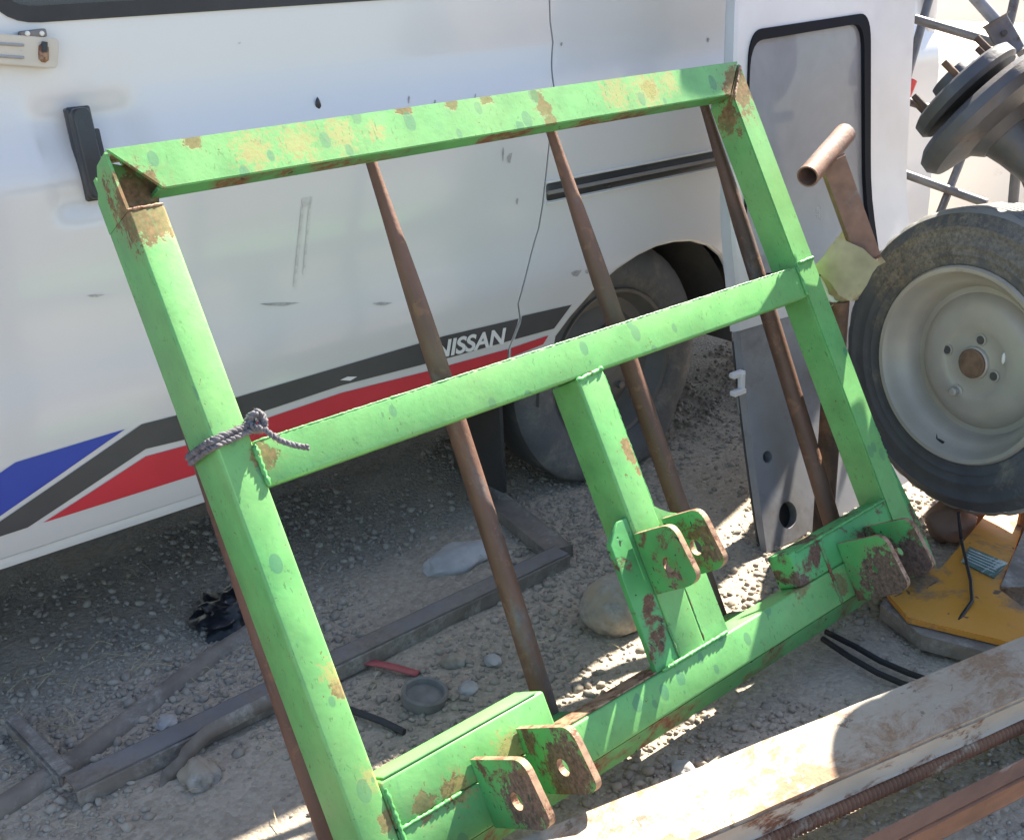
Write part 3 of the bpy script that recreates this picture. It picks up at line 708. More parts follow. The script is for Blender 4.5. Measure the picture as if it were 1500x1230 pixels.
bm = bmesh.new(); add_lathe(bm, [(0.188, 0.070), (0.186, 0.078), (0.178, 0.074), (0.168, 0.045), (0.160, 0.030), (0.135, 0.022), (0.10, 0.040), (0.07, 0.044), (0.035, 0.040), (0.033, 0.058), (0.0, 0.060)], V(wc), (0, -1, 0), 48); obj('rim', bm, mat('dirty_steel_rim', (0.13, 0.125, 0.12), rough=0.6, metal=0.2, var=0.3, bump=0.2, dust=(0.16, 0.14, 0.12), dust_amt=0.5), rw)
for k in range(5):
    a = 2 * math.pi * k / 5 + 0.3
    bm = bmesh.new(); c0 = V(wc) + Vector((0.085 * math.cos(a), -0.042, 0.085 * math.sin(a))); add_tube(bm, [c0, c0 + Vector((0, -0.012, 0))], 0.010, 6); obj('wheel_nut', bm, M_STEEL, rw)
bm = bmesh.new(); add_tube(bm, [V((1.765, 2.03, 0.275)), V((1.765, 3.3, 0.275))], 0.04, 12); obj('axle', bm, M_DARK, van)
bm = bmesh.new(); add_lathe(bm, tyre_profile(0.295, 0.178, 0.17), V((1.765, 3.29, 0.285)), (0, 1, 0), 32); obj('rear_wheel', bm, M_TYRE, van)
bm = bmesh.new(); add_lathe(bm, tyre_profile(0.295, 0.178, 0.17), V((-0.85, 1.98, 0.295)), (0, 1, 0), 32); obj('front_wheel', bm, M_TYRE, van)
bm = bmesh.new(); add_lathe(bm, tyre_profile(0.295, 0.178, 0.17), V((-0.85, 3.29, 0.295)), (0, 1, 0), 32); obj('front_wheel', bm, M_TYRE, van)
# mud flap ahead of the wheel
bm = bmesh.new(); add_box(bm, V((1.415, 1.865, 0.05)), V((1.425, 2.06, 0.33)), 0.002); obj('mud_flap', bm, M_RUBBER, van)

# ------------------------------------------------------------------ bale fork
FU = Vector((0.99956, 0.02957, 0.00186)); FV = Vector((0.01574, -0.47658, -0.87899)); FN = Vector((0.02511, -0.87863, 0.47684))
FO = Vector((0.49637, 1.44900, 0.98587))
base = FO + FU * (FW / 2) + FV * FH
FM = Matrix(((FU.x, -FN.x, -FV.x, base.x), (FU.y, -FN.y, -FV.y, base.y), (FU.z, -FN.z, -FV.z, base.z), (0, 0, 0, 1)))
fork = thing('bale_fork', 'bright green welded tube frame with rusty tines, leaning against the white van', 'bale fork', matrix=FM)
TB, D = 0.056, 0.062          # tube width across the face, depth
def fbox(name, u0, u1, v0, v1, n0, n1, m=M_GREEN, bev=0.0045, parent=None):
    bm = bmesh.new(); add_box(bm, FL(u0, v0, n0), FL(u1, v1, n1), bev, 3); return obj(name, bm, m, parent or fork)
# top bar of four walls, mitred and left open at its left end
TH = 0.005
bm = bmesh.new(); add_prism(bm, [FL(0.002, 0, 0), FL(FW - 0.004, 0, 0), FL(FW - .06, 0.062, 0), FL(.058, 0.062, 0)], FL(0, 0, -TH) - FL(0, 0, 0))
bmesh.ops.bevel(bm, geom=bm.edges[:], offset=0.0015, segments=2, affect='EDGES'); tbar = obj('top_bar', bm, M_GREEN, fork)
DT = .040
bm = bmesh.new(); add_prism(bm, [FL(.052, .0570, -.0055), FL(FW - .052, .0570, -.0055), FL(FW - .052, .057, -DT), FL(.052, .057, -DT)], FL(0, .0615, 0) - FL(0, .057, 0)); obj('lower_wall', bm, M_UNDER, tbar)
bm = bmesh.new(); add_prism(bm, [FL(.010, 0.0, -.0055), FL(FW - .010, 0.0, -.0055), FL(FW - .012, 0.0, -DT), FL(.014, 0, -DT)], FL(0, .005, 0) - FL(0, 0, 0)); obj('upper_wall', bm, M_EDGE, tbar)
bm = bmesh.new(); add_prism(bm, [FL(.03, .0055, -DT), FL(FW - .03, .0055, -DT), FL(FW - .052, .0565, -DT), FL(.052, .0565, -DT)], FL(0, 0, -DT + .005) - FL(0, 0, -DT)); obj('rear_wall', bm, M_GREEN, tbar)
# left upright: solid below, open channel at the mitre
DL = .088
up = fbox('upright', .0015, .0515, .082, FH + .105, -DL, 0)
bm = bmesh.new(); add_prism(bm, [FL(.0018, .0835, -.001), FL(.0018, .0835, -DL + .001), FL(.0018, .040, -DL + .001), FL(.0018, .004, -.045), FL(.0018, .002, -.006)], FL(.004, 0, 0) - FL(0, 0, 0)); obj('side_wall', bm, M_GREEN, up)
bm = bmesh.new(); add_prism(bm, [FL(.0062, .0835, -DL + .002), FL(.0505, .0835, -DL + .002), FL(.0505, .054, -DL + .002), FL(.0062, .008, -DL + .002)], FL(0, 0, .012) - FL(0, 0, 0)); obj('rear_wall', bm, M_GREEN, up)
bm = bmesh.new(); add_prism(bm, [FL(.0062, .0830, -.022), FL(.0510, .0830, -.022), FL(.0620, .062, -.033), FL(.034, .014, -.0335), FL(.0062, .003, -.034)], FL(0, 0, -.004) - FL(0, 0, 0)); obj('inner_face', bm, M_GREEN, up)
weld('weld', FL(.003, .0815, -.001), FL(.050, .0815, -.001), .0028, M_EDGE, up)
# right upright, mitred against the top bar
bm = bmesh.new(); add_prism(bm, [FL(FW, .003, -.0002), FL(FW, FH + .03, -.0002), FL(FW - TB, FH + .03, -.0002), FL(FW - TB, .0625, -.0002)], FL(0, 0, -D) - FL(0, 0, 0))
bmesh.ops.bevel(bm, geom=bm.edges[:], offset=0.003, segments=2, affect='EDGES'); upr = obj('upright', bm, M_GREEN, fork)
bm = bmesh.new(); add_prism(bm, [FL(FW + .0005, .70, -.012), FL(FW + .036, .95, -.012), FL(FW + .040, FH + .04, -.012), FL(FW + .0005, FH + .04, -.012)], FL(0, 0, -.05) - FL(0, 0, 0))
bmesh.ops.bevel(bm, geom=bm.edges[:], offset=0.003, segments=2, affect='EDGES'); obj('gusset', bm, M_PLATE, upr)
weld('weld', FL(FW - .003, .74, -.003), FL(FW + .001, .98, -.003), .004, M_WELD, upr)
weld('weld', FL(FW - .05, .066, .0), FL(FW - .004, .01, .0), .0035, M_EDGE, upr)
# middle bar
MV = .407
mb = fbox('cross_bar', .0520, FW - TB - .0006, MV, MV + .062, -D + .002, -.0006)
weld('weld', FL(.054, MV + .0015, -.002), FL(FW - TB - .01, MV + .0015, -.002), .0020, M_WELD, mb, .008)
weld('weld', FL(.0515, MV + .005, .001), FL(.0515, MV + .062, .001), .0048, M_WELD, mb)
weld('weld', FL(FW - TB - .002, MV + .002, .001), FL(FW - TB - .002, MV + .058, .001), .0045, M_WELD, mb)
weld('weld', FL(FW - .05, MV - .004, .001), FL(FW - .002, MV - .006, .001), .0045, M_WELD, mb)
# bottom bar
bb = fbox('bottom_bar', .0520, FW - TB - .0006, FH - .062, FH, -D + .002, -.0006)
bm = bmesh.new(); add_prism(bm, [FL(.054, FH + .0003, -.003), FL(.054, FH + .034, -.036), FL(.054, FH + .0003, -.058)], FL(FW - TB - .002, 0, 0) - FL(.054, 0, 0)); obj('lower_flange', bm, M_UNDER, bb)
bm = bmesh.new(); add_box(bm, FL(.36, FH - .0655, -.050), FL(.555, FH - .0625, -.006), .001); obj('bare_top_edge', bm, M_EDGE, bb)
# centre post
PU = .595
post = fbox('centre_post', PU, PU + .058, MV + .0625, FH - .0625, -D - .010, -.0003)
weld('weld', FL(PU - .004, MV + .066, -.001), FL(PU + .058, MV + .060, -.001), .0055, M_WELD, post)
weld('weld', FL(PU + .0575, MV + .07, -.003), FL(PU + .0575, .72, -.003), .0020, M_WELD, post, .008)
for side in (0, 1):
    if side == 0: poly = [(PU - .0005, .70), (PU - .0005, FH - .0628), (PU - .052, FH - .0628), (PU - .050, .728), (PU - .022, .700)]
    else: poly = [(PU + .0585, .70), (PU + .085, .722), (PU + .115, .735), (PU + .118, FH - .0628), (PU + .0585, FH - .0628)]
    bm = bmesh.new(); add_prism(bm, [FL(u, v, -.0045) for u, v in poly], FL(0, 0, -.012) - FL(0, 0, -.0)); bmesh.ops.bevel(bm, geom=bm.edges[:], offset=.0012, segments=1, affect='EDGES')
    obj('side_plate', bm, M_PLATE if side == 0 else M_GREEN, post)
weld('weld', FL(PU - .045, FH - .064, .001), FL(PU + .11, FH - .064, .001), .0042, M_WELD, post)
weld('weld', FL(PU + .06, .84, -.003), FL(PU + .06, FH - .07, -.003), .0026, M_UNDER, post, .01)
weld('weld', FL(PU - .001, .88, -.003), FL(PU - .001, FH - .07, -.003), .0026, M_UNDER, post, .01)
# hitch plates with a pin hole each
def hitch_plate(u, v0, v1, n1, th=.010, hole=(.5, .55), hr=.0125, parent=fork, rad=.022, m=M_PLATE, skew=.012):
    """plate standing off the face: outline in (n, v)"""
    outl = rounded([(0.0, v0), (n1 - .010, v0 - .004), (n1 + .004, v1 - .012), (n1 - .016, v1), (0.0, v1 + .006)], [0, rad, .012, .014, 0], 6)
    hn, hv = n1 * hole[0], v0 + (v1 - v0) * hole[1]
    hl = circ(hn, hv, hr, hr, 22)
    bm = bmesh.new()
    for loop in (outl, hl):
        vs = [bm.verts.new((p[0], p[1], 0)) for p in loop]
        for i in range(len(vs)): bm.edges.new((vs[i], vs[(i + 1) % len(vs)]))
    bmesh.ops.triangle_fill(bm, use_beauty=True, edges=bm.edges[:], normal=(0, 0, 1))
    ret = bmesh.ops.extrude_face_region(bm, geom=bm.faces[:])
    for e in ret['geom']:
        if isinstance(e, bmesh.types.BMVert): e.co.z = th
    bm.normal_update()
    for v in bm.verts: v.co = FL(u - th / 2 + v.co.z, v.co.y, v.co.x + .0006)
    bm.normal_update()
    bmesh.ops.recalc_face_normals(bm, faces=bm.faces[:])
    me = bpy.data.meshes.new('hitch_plate'); bm.to_mesh(me); bm.free()
    me.materials.append(m); me.materials.append(M_EDGE)
    for p in me.polygons:
        if abs(p.normal.x) < 0.5: p.material_index = 1
    o = bpy.data.objects.new('hitch_plate', me); COL.objects.link(o); o.parent = parent
    return o
hitch_plate(PU + .002, .728, .822, .100, parent=post, hole=(.52, .60))
hitch_plate(PU + .066, .725, .820, .100, parent=post, hole=(.52, .58))
# lower hitch mounts: a short tube on the bottom bar and two plates each
TV0, TV1 = .872, FH - .0625
mount = fbox('hitch_mount', .0520, .335, TV0, TV1, -D + .006, -.0012)
weld('weld', FL(TB + .002, TV1 + .0005, .0), FL(.16, TV1 + .0005, .0), .0035, M_WELD, mount)
weld('weld', FL(TB + .001, TV0 + .01, .001), FL(TB + .001, FH - .004, .001), .0045, M_WELD, mount)
bm = bmesh.new(); add_box(bm, FL(TB + .004, TV0 - .0035, -.054), FL(.322, TV0 - .0003, -.002), .001); obj('cap_strip', bm, M_GREEN, mount)
hitch_plate(.190, .905, .996, .138, parent=mount, hole=(.58, .60))
hitch_plate(.274, .900, .990, .138, parent=mount, hole=(.58, .60))
mount2 = fbox('hitch_mount', .905, FW - TB - .0006, TV0 + .004, TV1, -D + .006, -.0012, M_PLATE)
weld('weld', FL(.985, TV0 + .01, .0), FL(.985, FH - .002, .0), .0045, M_UNDER, mount2)
weld('weld', FL(.92, TV0 + .006, .0), FL(FW - TB, TV0 + .002, .0), .0035, M_WELD, mount2)
hitch_plate(1.030, .902, 1.004, .112, parent=mount2, hole=(.5, .55), hr=.009)
hitch_plate(1.112, .900, 1.000, .112, parent=mount2, hole=(.5, .55), hr=.009)
# tines
for k, (ut, ub) in enumerate(((.046, .038), (.432, .424), (.808, .838), (1.214, 1.204))):
    bm = bmesh.new(); pts, rd = [], []
    for i in range(44):
        t = i / 43; v = 1.035 - t * (1.035 - .012)
        r_ = .0182 * (1 - 0.10 * t)
        if v < .34: r_ *= .52 + .48 * _sm(v / .34)
        pts.append(FL(ub + (ut - ub) * t + .003 * math.sin(t * 3.1) * (1 if k % 2 else -1), v, -.084 - .072 * v - (.034 if k == 0 else 0))); rd.append(r_)
    add_tube(bm, pts, rd, 16)
    tn = obj('tine', bm, M_TINE, fork, smooth=50)
    bm = bmesh.new(); add_obox(bm, FL(ub, .972, -.100), Vector((.014, 0, 0)), Vector((0, .037, 0)), Vector((0, 0, .022)), .002); obj('socket_lug', bm, M_UNDER, tn)

# rope tied round the left upright
def fw(u, v, n): return FM @ FL(u, v, n)
rope = thing('rope', 'frayed grey rope knotted round the left upright of the green frame', 'rope', fw(.03, .40, 0))
rinv = rope.location.copy()
def rpath(name, pts, r, strands=3, twist=55.0):
    pts = [Vector(p) - rinv for p in pts]; bm = bmesh.new()
    sm = []
    for i in range(len(pts) - 1):
        for k in range(10): sm.append(pts[i].lerp(pts[i + 1], k / 10))
    sm.append(pts[-1])
    for _ in range(4):
        sm = [sm[0]] + [(sm[i - 1] + sm[i] * 2 + sm[i + 1]) / 4 for i in range(1, len(sm) - 1)] + [sm[-1]]
    L = 0; x = None
    for s in range(strands):
        out = []; L = 0; x = None
        for i, p in enumerate(sm):
            if i: L += (p - sm[i - 1]).length
            d = (sm[min(i + 1, len(sm) - 1)] - sm[max(i - 1, 0)]).normalized()
            if x is None: x, _ = perp(d)
            x = (x - d * x.dot(d)).normalized(); y = d.cross(x); a = L * twist * 6 + s * 2 * math.pi / strands
            out.append(p + (x * math.cos(a) + y * math.sin(a)) * r * 0.55 + Vector((random.gauss(0, 1), random.gauss(0, 1), random.gauss(0, 1))) * r * 0.09)
        add_tube(bm, out, r * 0.58, 7, jitter=0.12)
    # loose fibres
    for _ in range(int(26 * len(pts) / 4)):
        p = random.choice(sm); q = p + Vector((random.gauss(0, 1), random.gauss(0, 1), random.gauss(0, 1))).normalized() * r * random.uniform(1.2, 2.6)
        add_tube(bm, [p, q], [r * .10, r * .04], 3, cap=False)
    return obj(name, bm, M_ROPE, rope, smooth=60)
loop1 = [fw(.060, .386, .006), fw(.030, .389, .007), fw(.000, .392, .007), fw(-.007, .393, -.01), fw(-.008, .396, -.06), fw(.0, .395, -.095), fw(.04, .390, -.096), fw(.058, .386, -.06), fw(.060, .384, -.01), fw(.058, .384, .006)]
rpath('loop', loop1, .0048)
rpath('loop', [p + FV * .0075 + FN * .001 for p in loop1], .0042)
kn = fw(.062, .386, .010)
rpath('knot', [kn + FU * .008 * math.cos(a) + FN * .007 * math.sin(a * 1.3) - FV * .011 * math.sin(a) for a in np.linspace(0, 11, 16)], .0046)
rpath('tail', [fw(.062, .390, .012), fw(.069, .408, .022), fw(.077, .422, .030), fw(.090, .434, .040), fw(.100, .440, .046)], .0038)

# ------------------------------------------------------------------ loose door leaning on the van
LD = [(0.0, (1.701, 1.330, 0.0)), (0.24, (1.757, 1.435, 0.24)), (0.66, (1.808, 1.555, 0.66)), (1.10, (1.865, 1.606, 1.10)), (1.70, (1.925, 1.625, 1.70))]
RDG = [(0.0, (2.34, 1.330, -0.0)), (0.24, (2.40, 1.435, 0.23)), (0.66, (2.452, 1.555, 0.63)), (1.10, (2.505, 1.606, 1.07)), (1.70, (2.565, 1.625, 1.67))]
def _cr(tab, h):
    hs = [t[0] for t in tab]
    return Vector([float(np.interp(h, hs, [t[1][i] for t in tab])) for i in range(3)])
def dmap_raw(a, h):
    s = Vector((0, 0, 0)); w = 0
    for dh, k in ((-.08, 1), (-.04, 2), (0, 3), (.04, 2), (.08, 1)):
        hh = h + dh
        p = _cr(LD, hh).lerp(_cr(RDG, hh), a)
        if hh < 0: p = p + (_cr(LD, .05) - _cr(LD, 0)) / .05 * hh
        s += p * k; w += k
    return s / w
dbase = dmap_raw(0.5, 0.0)
ld = thing('loose_door', 'loose white vehicle door with window leaning upright beside the spare wheel', 'vehicle door', dbase)
dN = Vector((0.02, -0.93, 0.36)).normalized()
def dm(a, h, off=0.0): return dmap_raw(a, h) - dbase + dN * off
HC = [i * 0.05 for i in range(0, 33)]
# pixel -> (a, h)
def dah(px, py):
    best = None
    r = ray(px, py).normalized()
    a, h = 0.5, 0.6
    for _ in range(25):
        P = dmap_raw(a, h); e = 1e-3
        Pa = (dmap_raw(a + e, h) - P) / e; Ph = (dmap_raw(a, h + e) - P) / e
        w = P - CAM
        A = np.array([[Pa[i], Ph[i], -r[i]] for i in range(3)]); bvec = -np.array([w[i] for i in range(3)])
        s = np.linalg.solve(A, bvec); a += float(s[0]) * .8; h += float(s[1]) * .8
    return (a, h)
w1, w2, w3, w4 = dah(1118, 48), dah(1273, 22), dah(1290, 405), dah(1118, 405)
dwin = rounded([(0.075, w1[1]), (w2[0], w2[1]), (w3[0], w3[1]), (0.075, w4[1] - 0.02)], [.06, .06, .07, .07], 7)
dout = rounded([(0.0, 0.0), (1.0, 0.0), (1.0, 1.30), (0.03, 1.30)], [.02, .03, .10, .10], 6)
hole_big = rounded([dah(1140, 545), dah(1195, 510), dah(1210, 640), dah(1148, 655)], .03, 4)
hole_s = [dah(1125 + 7 * math.cos(t), 669 + 9 * math.sin(t)) for t in np.linspace(0, 2 * math.pi, 15)[:-1]]
hole_o = [dah(1155 + 13 * math.cos(t), 754 + 20 * math.sin(t)) for t in np.linspace(0, 2 * math.pi, 19)[:-1]]
hsplit = w3[1] - 0.03
M_DOORSK = mat('door_skin_shaded', (0.27, 0.275, 0.30), rough=0.45, var=0.15, vscale=5, bump=0.1, second=(0.11, 0.09, 0.08), second_at=(0.48, 0.7), second_scale=4, dust=(0.14, 0.13, 0.125), dust_amt=0.6)  # grimy skin, base colour darkened for the shade on the lower door

ds_o = sheet('window_frame', [p for p in rounded([(0.0, hsplit), (1.0, hsplit), (1.0, 1.19), (0.62, 1.22), (0.50, 1.58), (0.30, 1.56), (0.012, 1.36)], [0, 0, .05, .05, .06, .08, .05], 6)], [dwin], lambda a, h: dm(a, h), M_DOORW, ld, 0.028, HC, [.5], dN)  # high peak in the outline is added out of view to shade the top bar
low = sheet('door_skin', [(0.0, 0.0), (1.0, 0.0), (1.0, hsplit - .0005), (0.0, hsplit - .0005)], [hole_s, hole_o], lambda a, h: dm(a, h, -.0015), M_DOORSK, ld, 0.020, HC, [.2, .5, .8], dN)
seal_in = [((p[0] + (.003 if p[0] < .5 else -.032)), p[1] + (-.018 if p[1] > .8 else .03)) for p in dwin]
sheet('window_seal', inset(dwin, -.004), [seal_in], lambda a, h: dm(a, h, .004), M_SEAL, ds_o, 0.012, HC, [], dN)
sheet('window_glass', inset(dwin, .002), [], lambda a, h: dm(a, h, -.006), M_GLASSD, ds_o, 0.004, HC, [], dN)
sheet('dark_backing', [(0.02, 0.01), (0.98, 0.01), (0.98, hsplit - .02), (0.02, hsplit - .02)], [], lambda a, h: dm(a, h, -.035), M_DARK, low, 0.004, HC, [.5], dN)  # dark sheet added behind the skin so its holes look shaded
# folded edge along the hinge side
bm = bmesh.new(); rows = []
for i in range(27):
    h = hsplit + i * (1.10 - hsplit) / 26
    rows.append([bm.verts.new(dm(-.002, h, -.020)), bm.verts.new(dm(-.004, h, .003)), bm.verts.new(dm(.012, h, .0045)), bm.verts.new(dm(.017, h, .0005))])
for i in range(26):
    for j in range(3): bm.faces.new((rows[i][j], rows[i][j + 1], rows[i + 1][j + 1], rows[i + 1][j]))
obj('edge_fold', bm, M_DOORW, ds_o)
bm = bmesh.new(); add_tube(bm, [dm(*dah(1125, 669), -.019), dm(*dah(1125, 669), -.018)], .012, 16); obj('drain_plug', bm, M_DARK, low)
for (px, py) in ((1079, 548), (1080, 574)):
    a, h = dah(px, py); bm = bmesh.new(); add_obox(bm, dm(a, h, .004) + Vector((-.002, 0, 0)), Vector((.018, 0, 0)), Vector((0, .008, 0)), Vector((0, 0, .0055)), .002); hg = obj('hinge_lug', bm, M_DOORW, low)
a, h = dah(1084, 561); bm = bmesh.new(); add_obox(bm, dm(a, h, .004), Vector((.006, 0, 0)), Vector((0, .006, 0)), Vector((0, 0, .022)), .002); obj('hinge_block', bm, M_DOORW, low)
a, h = dah(1079, 595); bm = bmesh.new(); add_tube(bm, [dm(a, h + .02, .004), dm(a, h - .015, .004)], .0022, 8); obj('hinge_pin', bm, M_STEEL, low)
for (px, py) in ((1050, 205), (1052, 222)):
    a, h = dah(px + 18, py); bm = bmesh.new(); add_obox(bm, dm(a, h, .004), Vector((.012, 0, 0)), Vector((0, .006, 0)), Vector((0, 0, .004)), .0015); obj('hinge_lug', bm, M_DOORW, ds_o)

# ------------------------------------------------------------------ T handled jack on a block
jd = 2.30
jt = thing('screw_jack', 'rusty pipe T-handle on a khaki block between the frame and the loose door', 'jack', on_d(1245, 420, jd))
jb = jt.location.copy()
h0, h1 = on_d(1183, 259, jd - .13), on_d(1238, 196, jd + .03)
ax_ = (h1 - h0).normalized()
bm = bmesh.new(); add_pipe(bm, h0 - jb, h1 - jb, .0205, .003, 28); hnd = obj('handle_pipe', bm, M_PIPE, jt)
bm = bmesh.new(); mid = h0.lerp(h1, .55); low_p = on_d(1268, 372, jd + .0)
sd = (low_p - mid).normalized(); sx, sy = perp(sd)
sxx = (RX - sd * RX.dot(sd)).normalized(); syy = sd.cross(sxx)
cc = (mid + low_p) / 2 - jb + sd * .012; add_obox(bm, cc, sxx * .0185, syy * .0165, sd * ((low_p - mid).length / 2 - .002), .004); obj('shaft', bm, M_PIPE, jt)
bm = bmesh.new(); bc = on_d(1243, 388, jd) - jb
e1 = img_dir(.75, .62, -.2); e2 = img_dir(-.45, .75, .5); e2 = (e2 - e1 * e1.dot(e2)).normalized(); e3 = e1.cross(e2)
add_obox(bm, bc, e1 * .040, e2 * .034, e3 * .030, .010, 4)
bmesh.ops.subdivide_edges(bm, edges=[e for e in bm.edges if e.calc_length() > .03], cuts=3, use_grid_fill=True)
for v in bm.verts: v.co += Vector((noise.noise(v.co * 25), noise.noise(v.co * 25 + Vector((5, 5, 5))), noise.noise(v.co * 25 + Vector((9, 1, 4))))) * .010
obj('jack_head', bm, M_BLOCK, jt)
bm = bmesh.new(); stone_mesh(bm, on_d(1236, 412, jd + .03) - jb, .038, .034, .040, 5, 3, .35)
obj('jack_body', bm, M_BLOCK, jt)
q = on_d(1228, 440, jd + .03) - jb; bm = bmesh.new(); add_tube(bm, [q, Vector((q.x, q.y, -jb.z))], .022, 14); obj('jack_post', bm, M_RUSTB, jt)
bm = bmesh.new(); q = on_d(1212, 425, jd + .03); add_obox(bm, q - jb, img_dir(.6, .8, 0) * .030, img_dir(.8, -.6, .1) * .014, img_dir(0, .1, 1) * .012, .005, 3); o = obj('cloth_rag', bm, M_LITTER); o.location = jb
tag(o, 'small white scrap wedged beside the khaki block behind the frame', 'scrap')

# ------------------------------------------------------------------ spare wheel on the yellow machine
WX = 2.0
wcen = on_x(1405, 537, WX); 
az = R(173); WNrm = Vector((math.cos(az), math.sin(az), 0.05)).normalized()
sw = thing('spare_wheel', 'dusty spare wheel with silver four-hole rim standing right of the green frame', 'wheel', (wcen.x, wcen.y, 0))
wl = wcen - sw.location
TR, RR, TWd = .312, .198, .165
bm = bmesh.new()
hw = TWd / 2
prof_side = [(RR - .012, .066), (RR - .004, .074), (RR + .006, .0765), (RR + .008, .0785), (RR + .011, .0785), (RR + .013, .0778), (RR + .022, .0805), (RR + .024, .0822), (RR + .026, .0808), (RR + .040, .0825), (RR + .042, .0842), (RR + .045, .0842), (RR + .047, .0826), (RR + .060, .081), (RR + .072, .0785), (RR + .074, .080), (RR + .080, .080), (RR + .082, .077), (TR - .022, .070), (TR - .010, .063)]
xA, yA = add_lathe(bm, prof_side, wl - WNrm * .08, WNrm, 96)
M_TYREW = mat('caked_tyre', (0.062, 0.065, 0.073), rough=0.85, var=0.3, vscale=8, second=(0.20, 0.175, 0.14), second_at=(0.54, 0.72), second_scale=9, bump=0.45, bscale=110, dust=(0.17, 0.17, 0.175), dust_amt=0.5, patch_col=(0.125, 0.11, 0.09),
    patches=[(wl + WNrm * -.01 + Vector((0, .255 * math.cos(R(a_)), .255 * math.sin(R(a_)))), .075) for a_ in (40, 62, 84, 106, 128, 150)])
ty = obj('tyre', bm, M_TYREW, sw, smooth=50)
bm = bmesh.new(); prof = [(RR - .012, -.066), (RR + .035, -.082), (TR - .022, -.070), (TR - .010, -.063), (TR - .002, -.054)]
for i in range(-3, 4):
    y_ = i * .0145; prof += [(TR, y_ - .0055), (TR, y_ + .0035), (TR - .005, y_ + .0042), (TR - .005, y_ + .0080)]
prof += [(TR, .0525), (TR - .002, .056), (TR - .010, .063)]
add_lathe(bm, prof, wl - WNrm * .08, WNrm, 120)
k = 0
for v in bm.verts:
    d = v.co - (wl - WNrm * .08); h_ = d.dot(WNrm)
    if .040 < abs(h_) < .0605:
        a = math.atan2(d.dot(yA), d.dot(xA)); 
        if int((a + 7) / (2 * math.pi) * 120) % 3 == 0: v.co -= (d - WNrm * h_).normalized() * .004
obj('tread', bm, M_TREAD, ty, smooth=30)
bm = bmesh.new()
add_lathe(bm, [(RR + .001, .060), (RR + .004, .078), (RR + .000, .084), (RR - .008, .083), (RR - .014, .074), (RR - .018, .058), (RR - .030, .045), (RR - .038, .038), (RR - .042, .018), (RR - .046, .010), (RR - .058, .010), (.128, .026), (.108, .034), (.080, .035), (.070, .0325), (.066, .030), (.040, .030), (.034, .031), (.033, .037), (.030, .039), (.026, .038), (.0, .036)], wl - WNrm * .08, WNrm, 72)
rim = obj('rim', bm, M_RIM, sw, smooth=40)
bm = bmesh.new(); add_lathe(bm, [(.030, .0375), (.030, .043), (.027, .0455), (.012, .0445), (.0, .046)], wl - WNrm * .08, WNrm, 32)
obj('hub_cap', bm, M_HUBR, rim)
def wp(px, py, hh):
    # point on the wheel disc at height hh along the axle
    c = wcen - WNrm * .08 + WNrm * hh; r = ray(px, py); t = (c - CAM).dot(WNrm) / r.dot(WNrm); return CAM + r * t - sw.location
for (px, py) in ((1388, 512), (1437, 498), (1456, 551)):
    bm = bmesh.new(); q = wp(px, py, .0315); add_tube(bm, [q, q + WNrm * .0022], .0085, 16); obj('stud_hole', bm, M_DARK, rim)
    bm = bmesh.new(); q = wp(px, py, .0318); add_lathe(bm, [(.0086, 0), (.0092, .0024), (.0115, .002), (.012, 0)], q, WNrm, 18); obj('hole_lip', bm, M_RIM, rim)
bm = bmesh.new(); q = wp(1403, 572, .030); add_tube(bm, [q, q + WNrm * .004, q + WNrm * .006, q + WNrm * .018, q + WNrm * .020], [.014, .014, .0095, .0095, .007], 8); obj('wheel_bolt', bm, M_RIM, rim)
bm = bmesh.new(); q = wp(1372, 632, .045); add_tube(bm, [q, q + WNrm * .012 + Vector((0, -.012, -.012)), q + WNrm * .018 + Vector((0, -.03, -.012))], [.004, .004, .003], 10); obj('valve', bm, M_RUBBER, rim)
bm = bmesh.new(); q = wp(1470, 525, .033); stone_mesh(bm, q, .003, .004, .012, 9, 2, .1); obj('balance_weight', bm, M_LITTER, rim)

# yellow machine part below the wheel
ym = thing('yellow_chassis', 'rusty yellow steel chassis plate lying under the spare wheel', 'machine part', (1.95, 1.0, 0))
yi = ym.location.copy()
def yz(px, py, z): return on_z(px, py, z) - yi
bm = bmesh.new(); add_prism(bm, [yz(1316, 815, .045), yz(1378, 835, .045), yz(1452, 742, .045), yz(1540, 742, .045), yz(1560, 760, .045), yz(1496, 770, .045), yz(1462, 862, .045), yz(1520, 905, .045), yz(1560, 935, .045), yz(1560, 960, .045), yz(1330, 905, .045), yz(1300, 870, .045)], Vector((0, 0, -.012)))
bmesh.ops.bevel(bm, geom=bm.edges[:], offset=.002, segments=2, affect='EDGES'); obj('plate', bm, M_YELLOW, ym)
bm = bmesh.new(); add_prism(bm, [yz(1298, 872, .032), yz(1330, 909, .032), yz(1560, 966, .032), yz(1560, 985, .032), yz(1350, 930, .032), yz(1290, 885, .032)], Vector((0, 0, -.03))); obj('side_flange', bm, M_BURIED, ym)
bm = bmesh.new(); add_prism(bm, [yz(1500, 776, .049), yz(1560, 790, .049), yz(1560, 860, .049), yz(1466, 858, .049)], Vector((0, 0, -.003))); obj('rubber_mat', bm, M_BURIED, ym)
bm = bmesh.new(); add_prism(bm, [yz(1420, 800, .0485), yz(1476, 824, .0485), yz(1456, 846, .0485), yz(1408, 822, .0485)], Vector((0, 0, -.002))); dc = obj('sticker', bm, M_STICKER, ym)
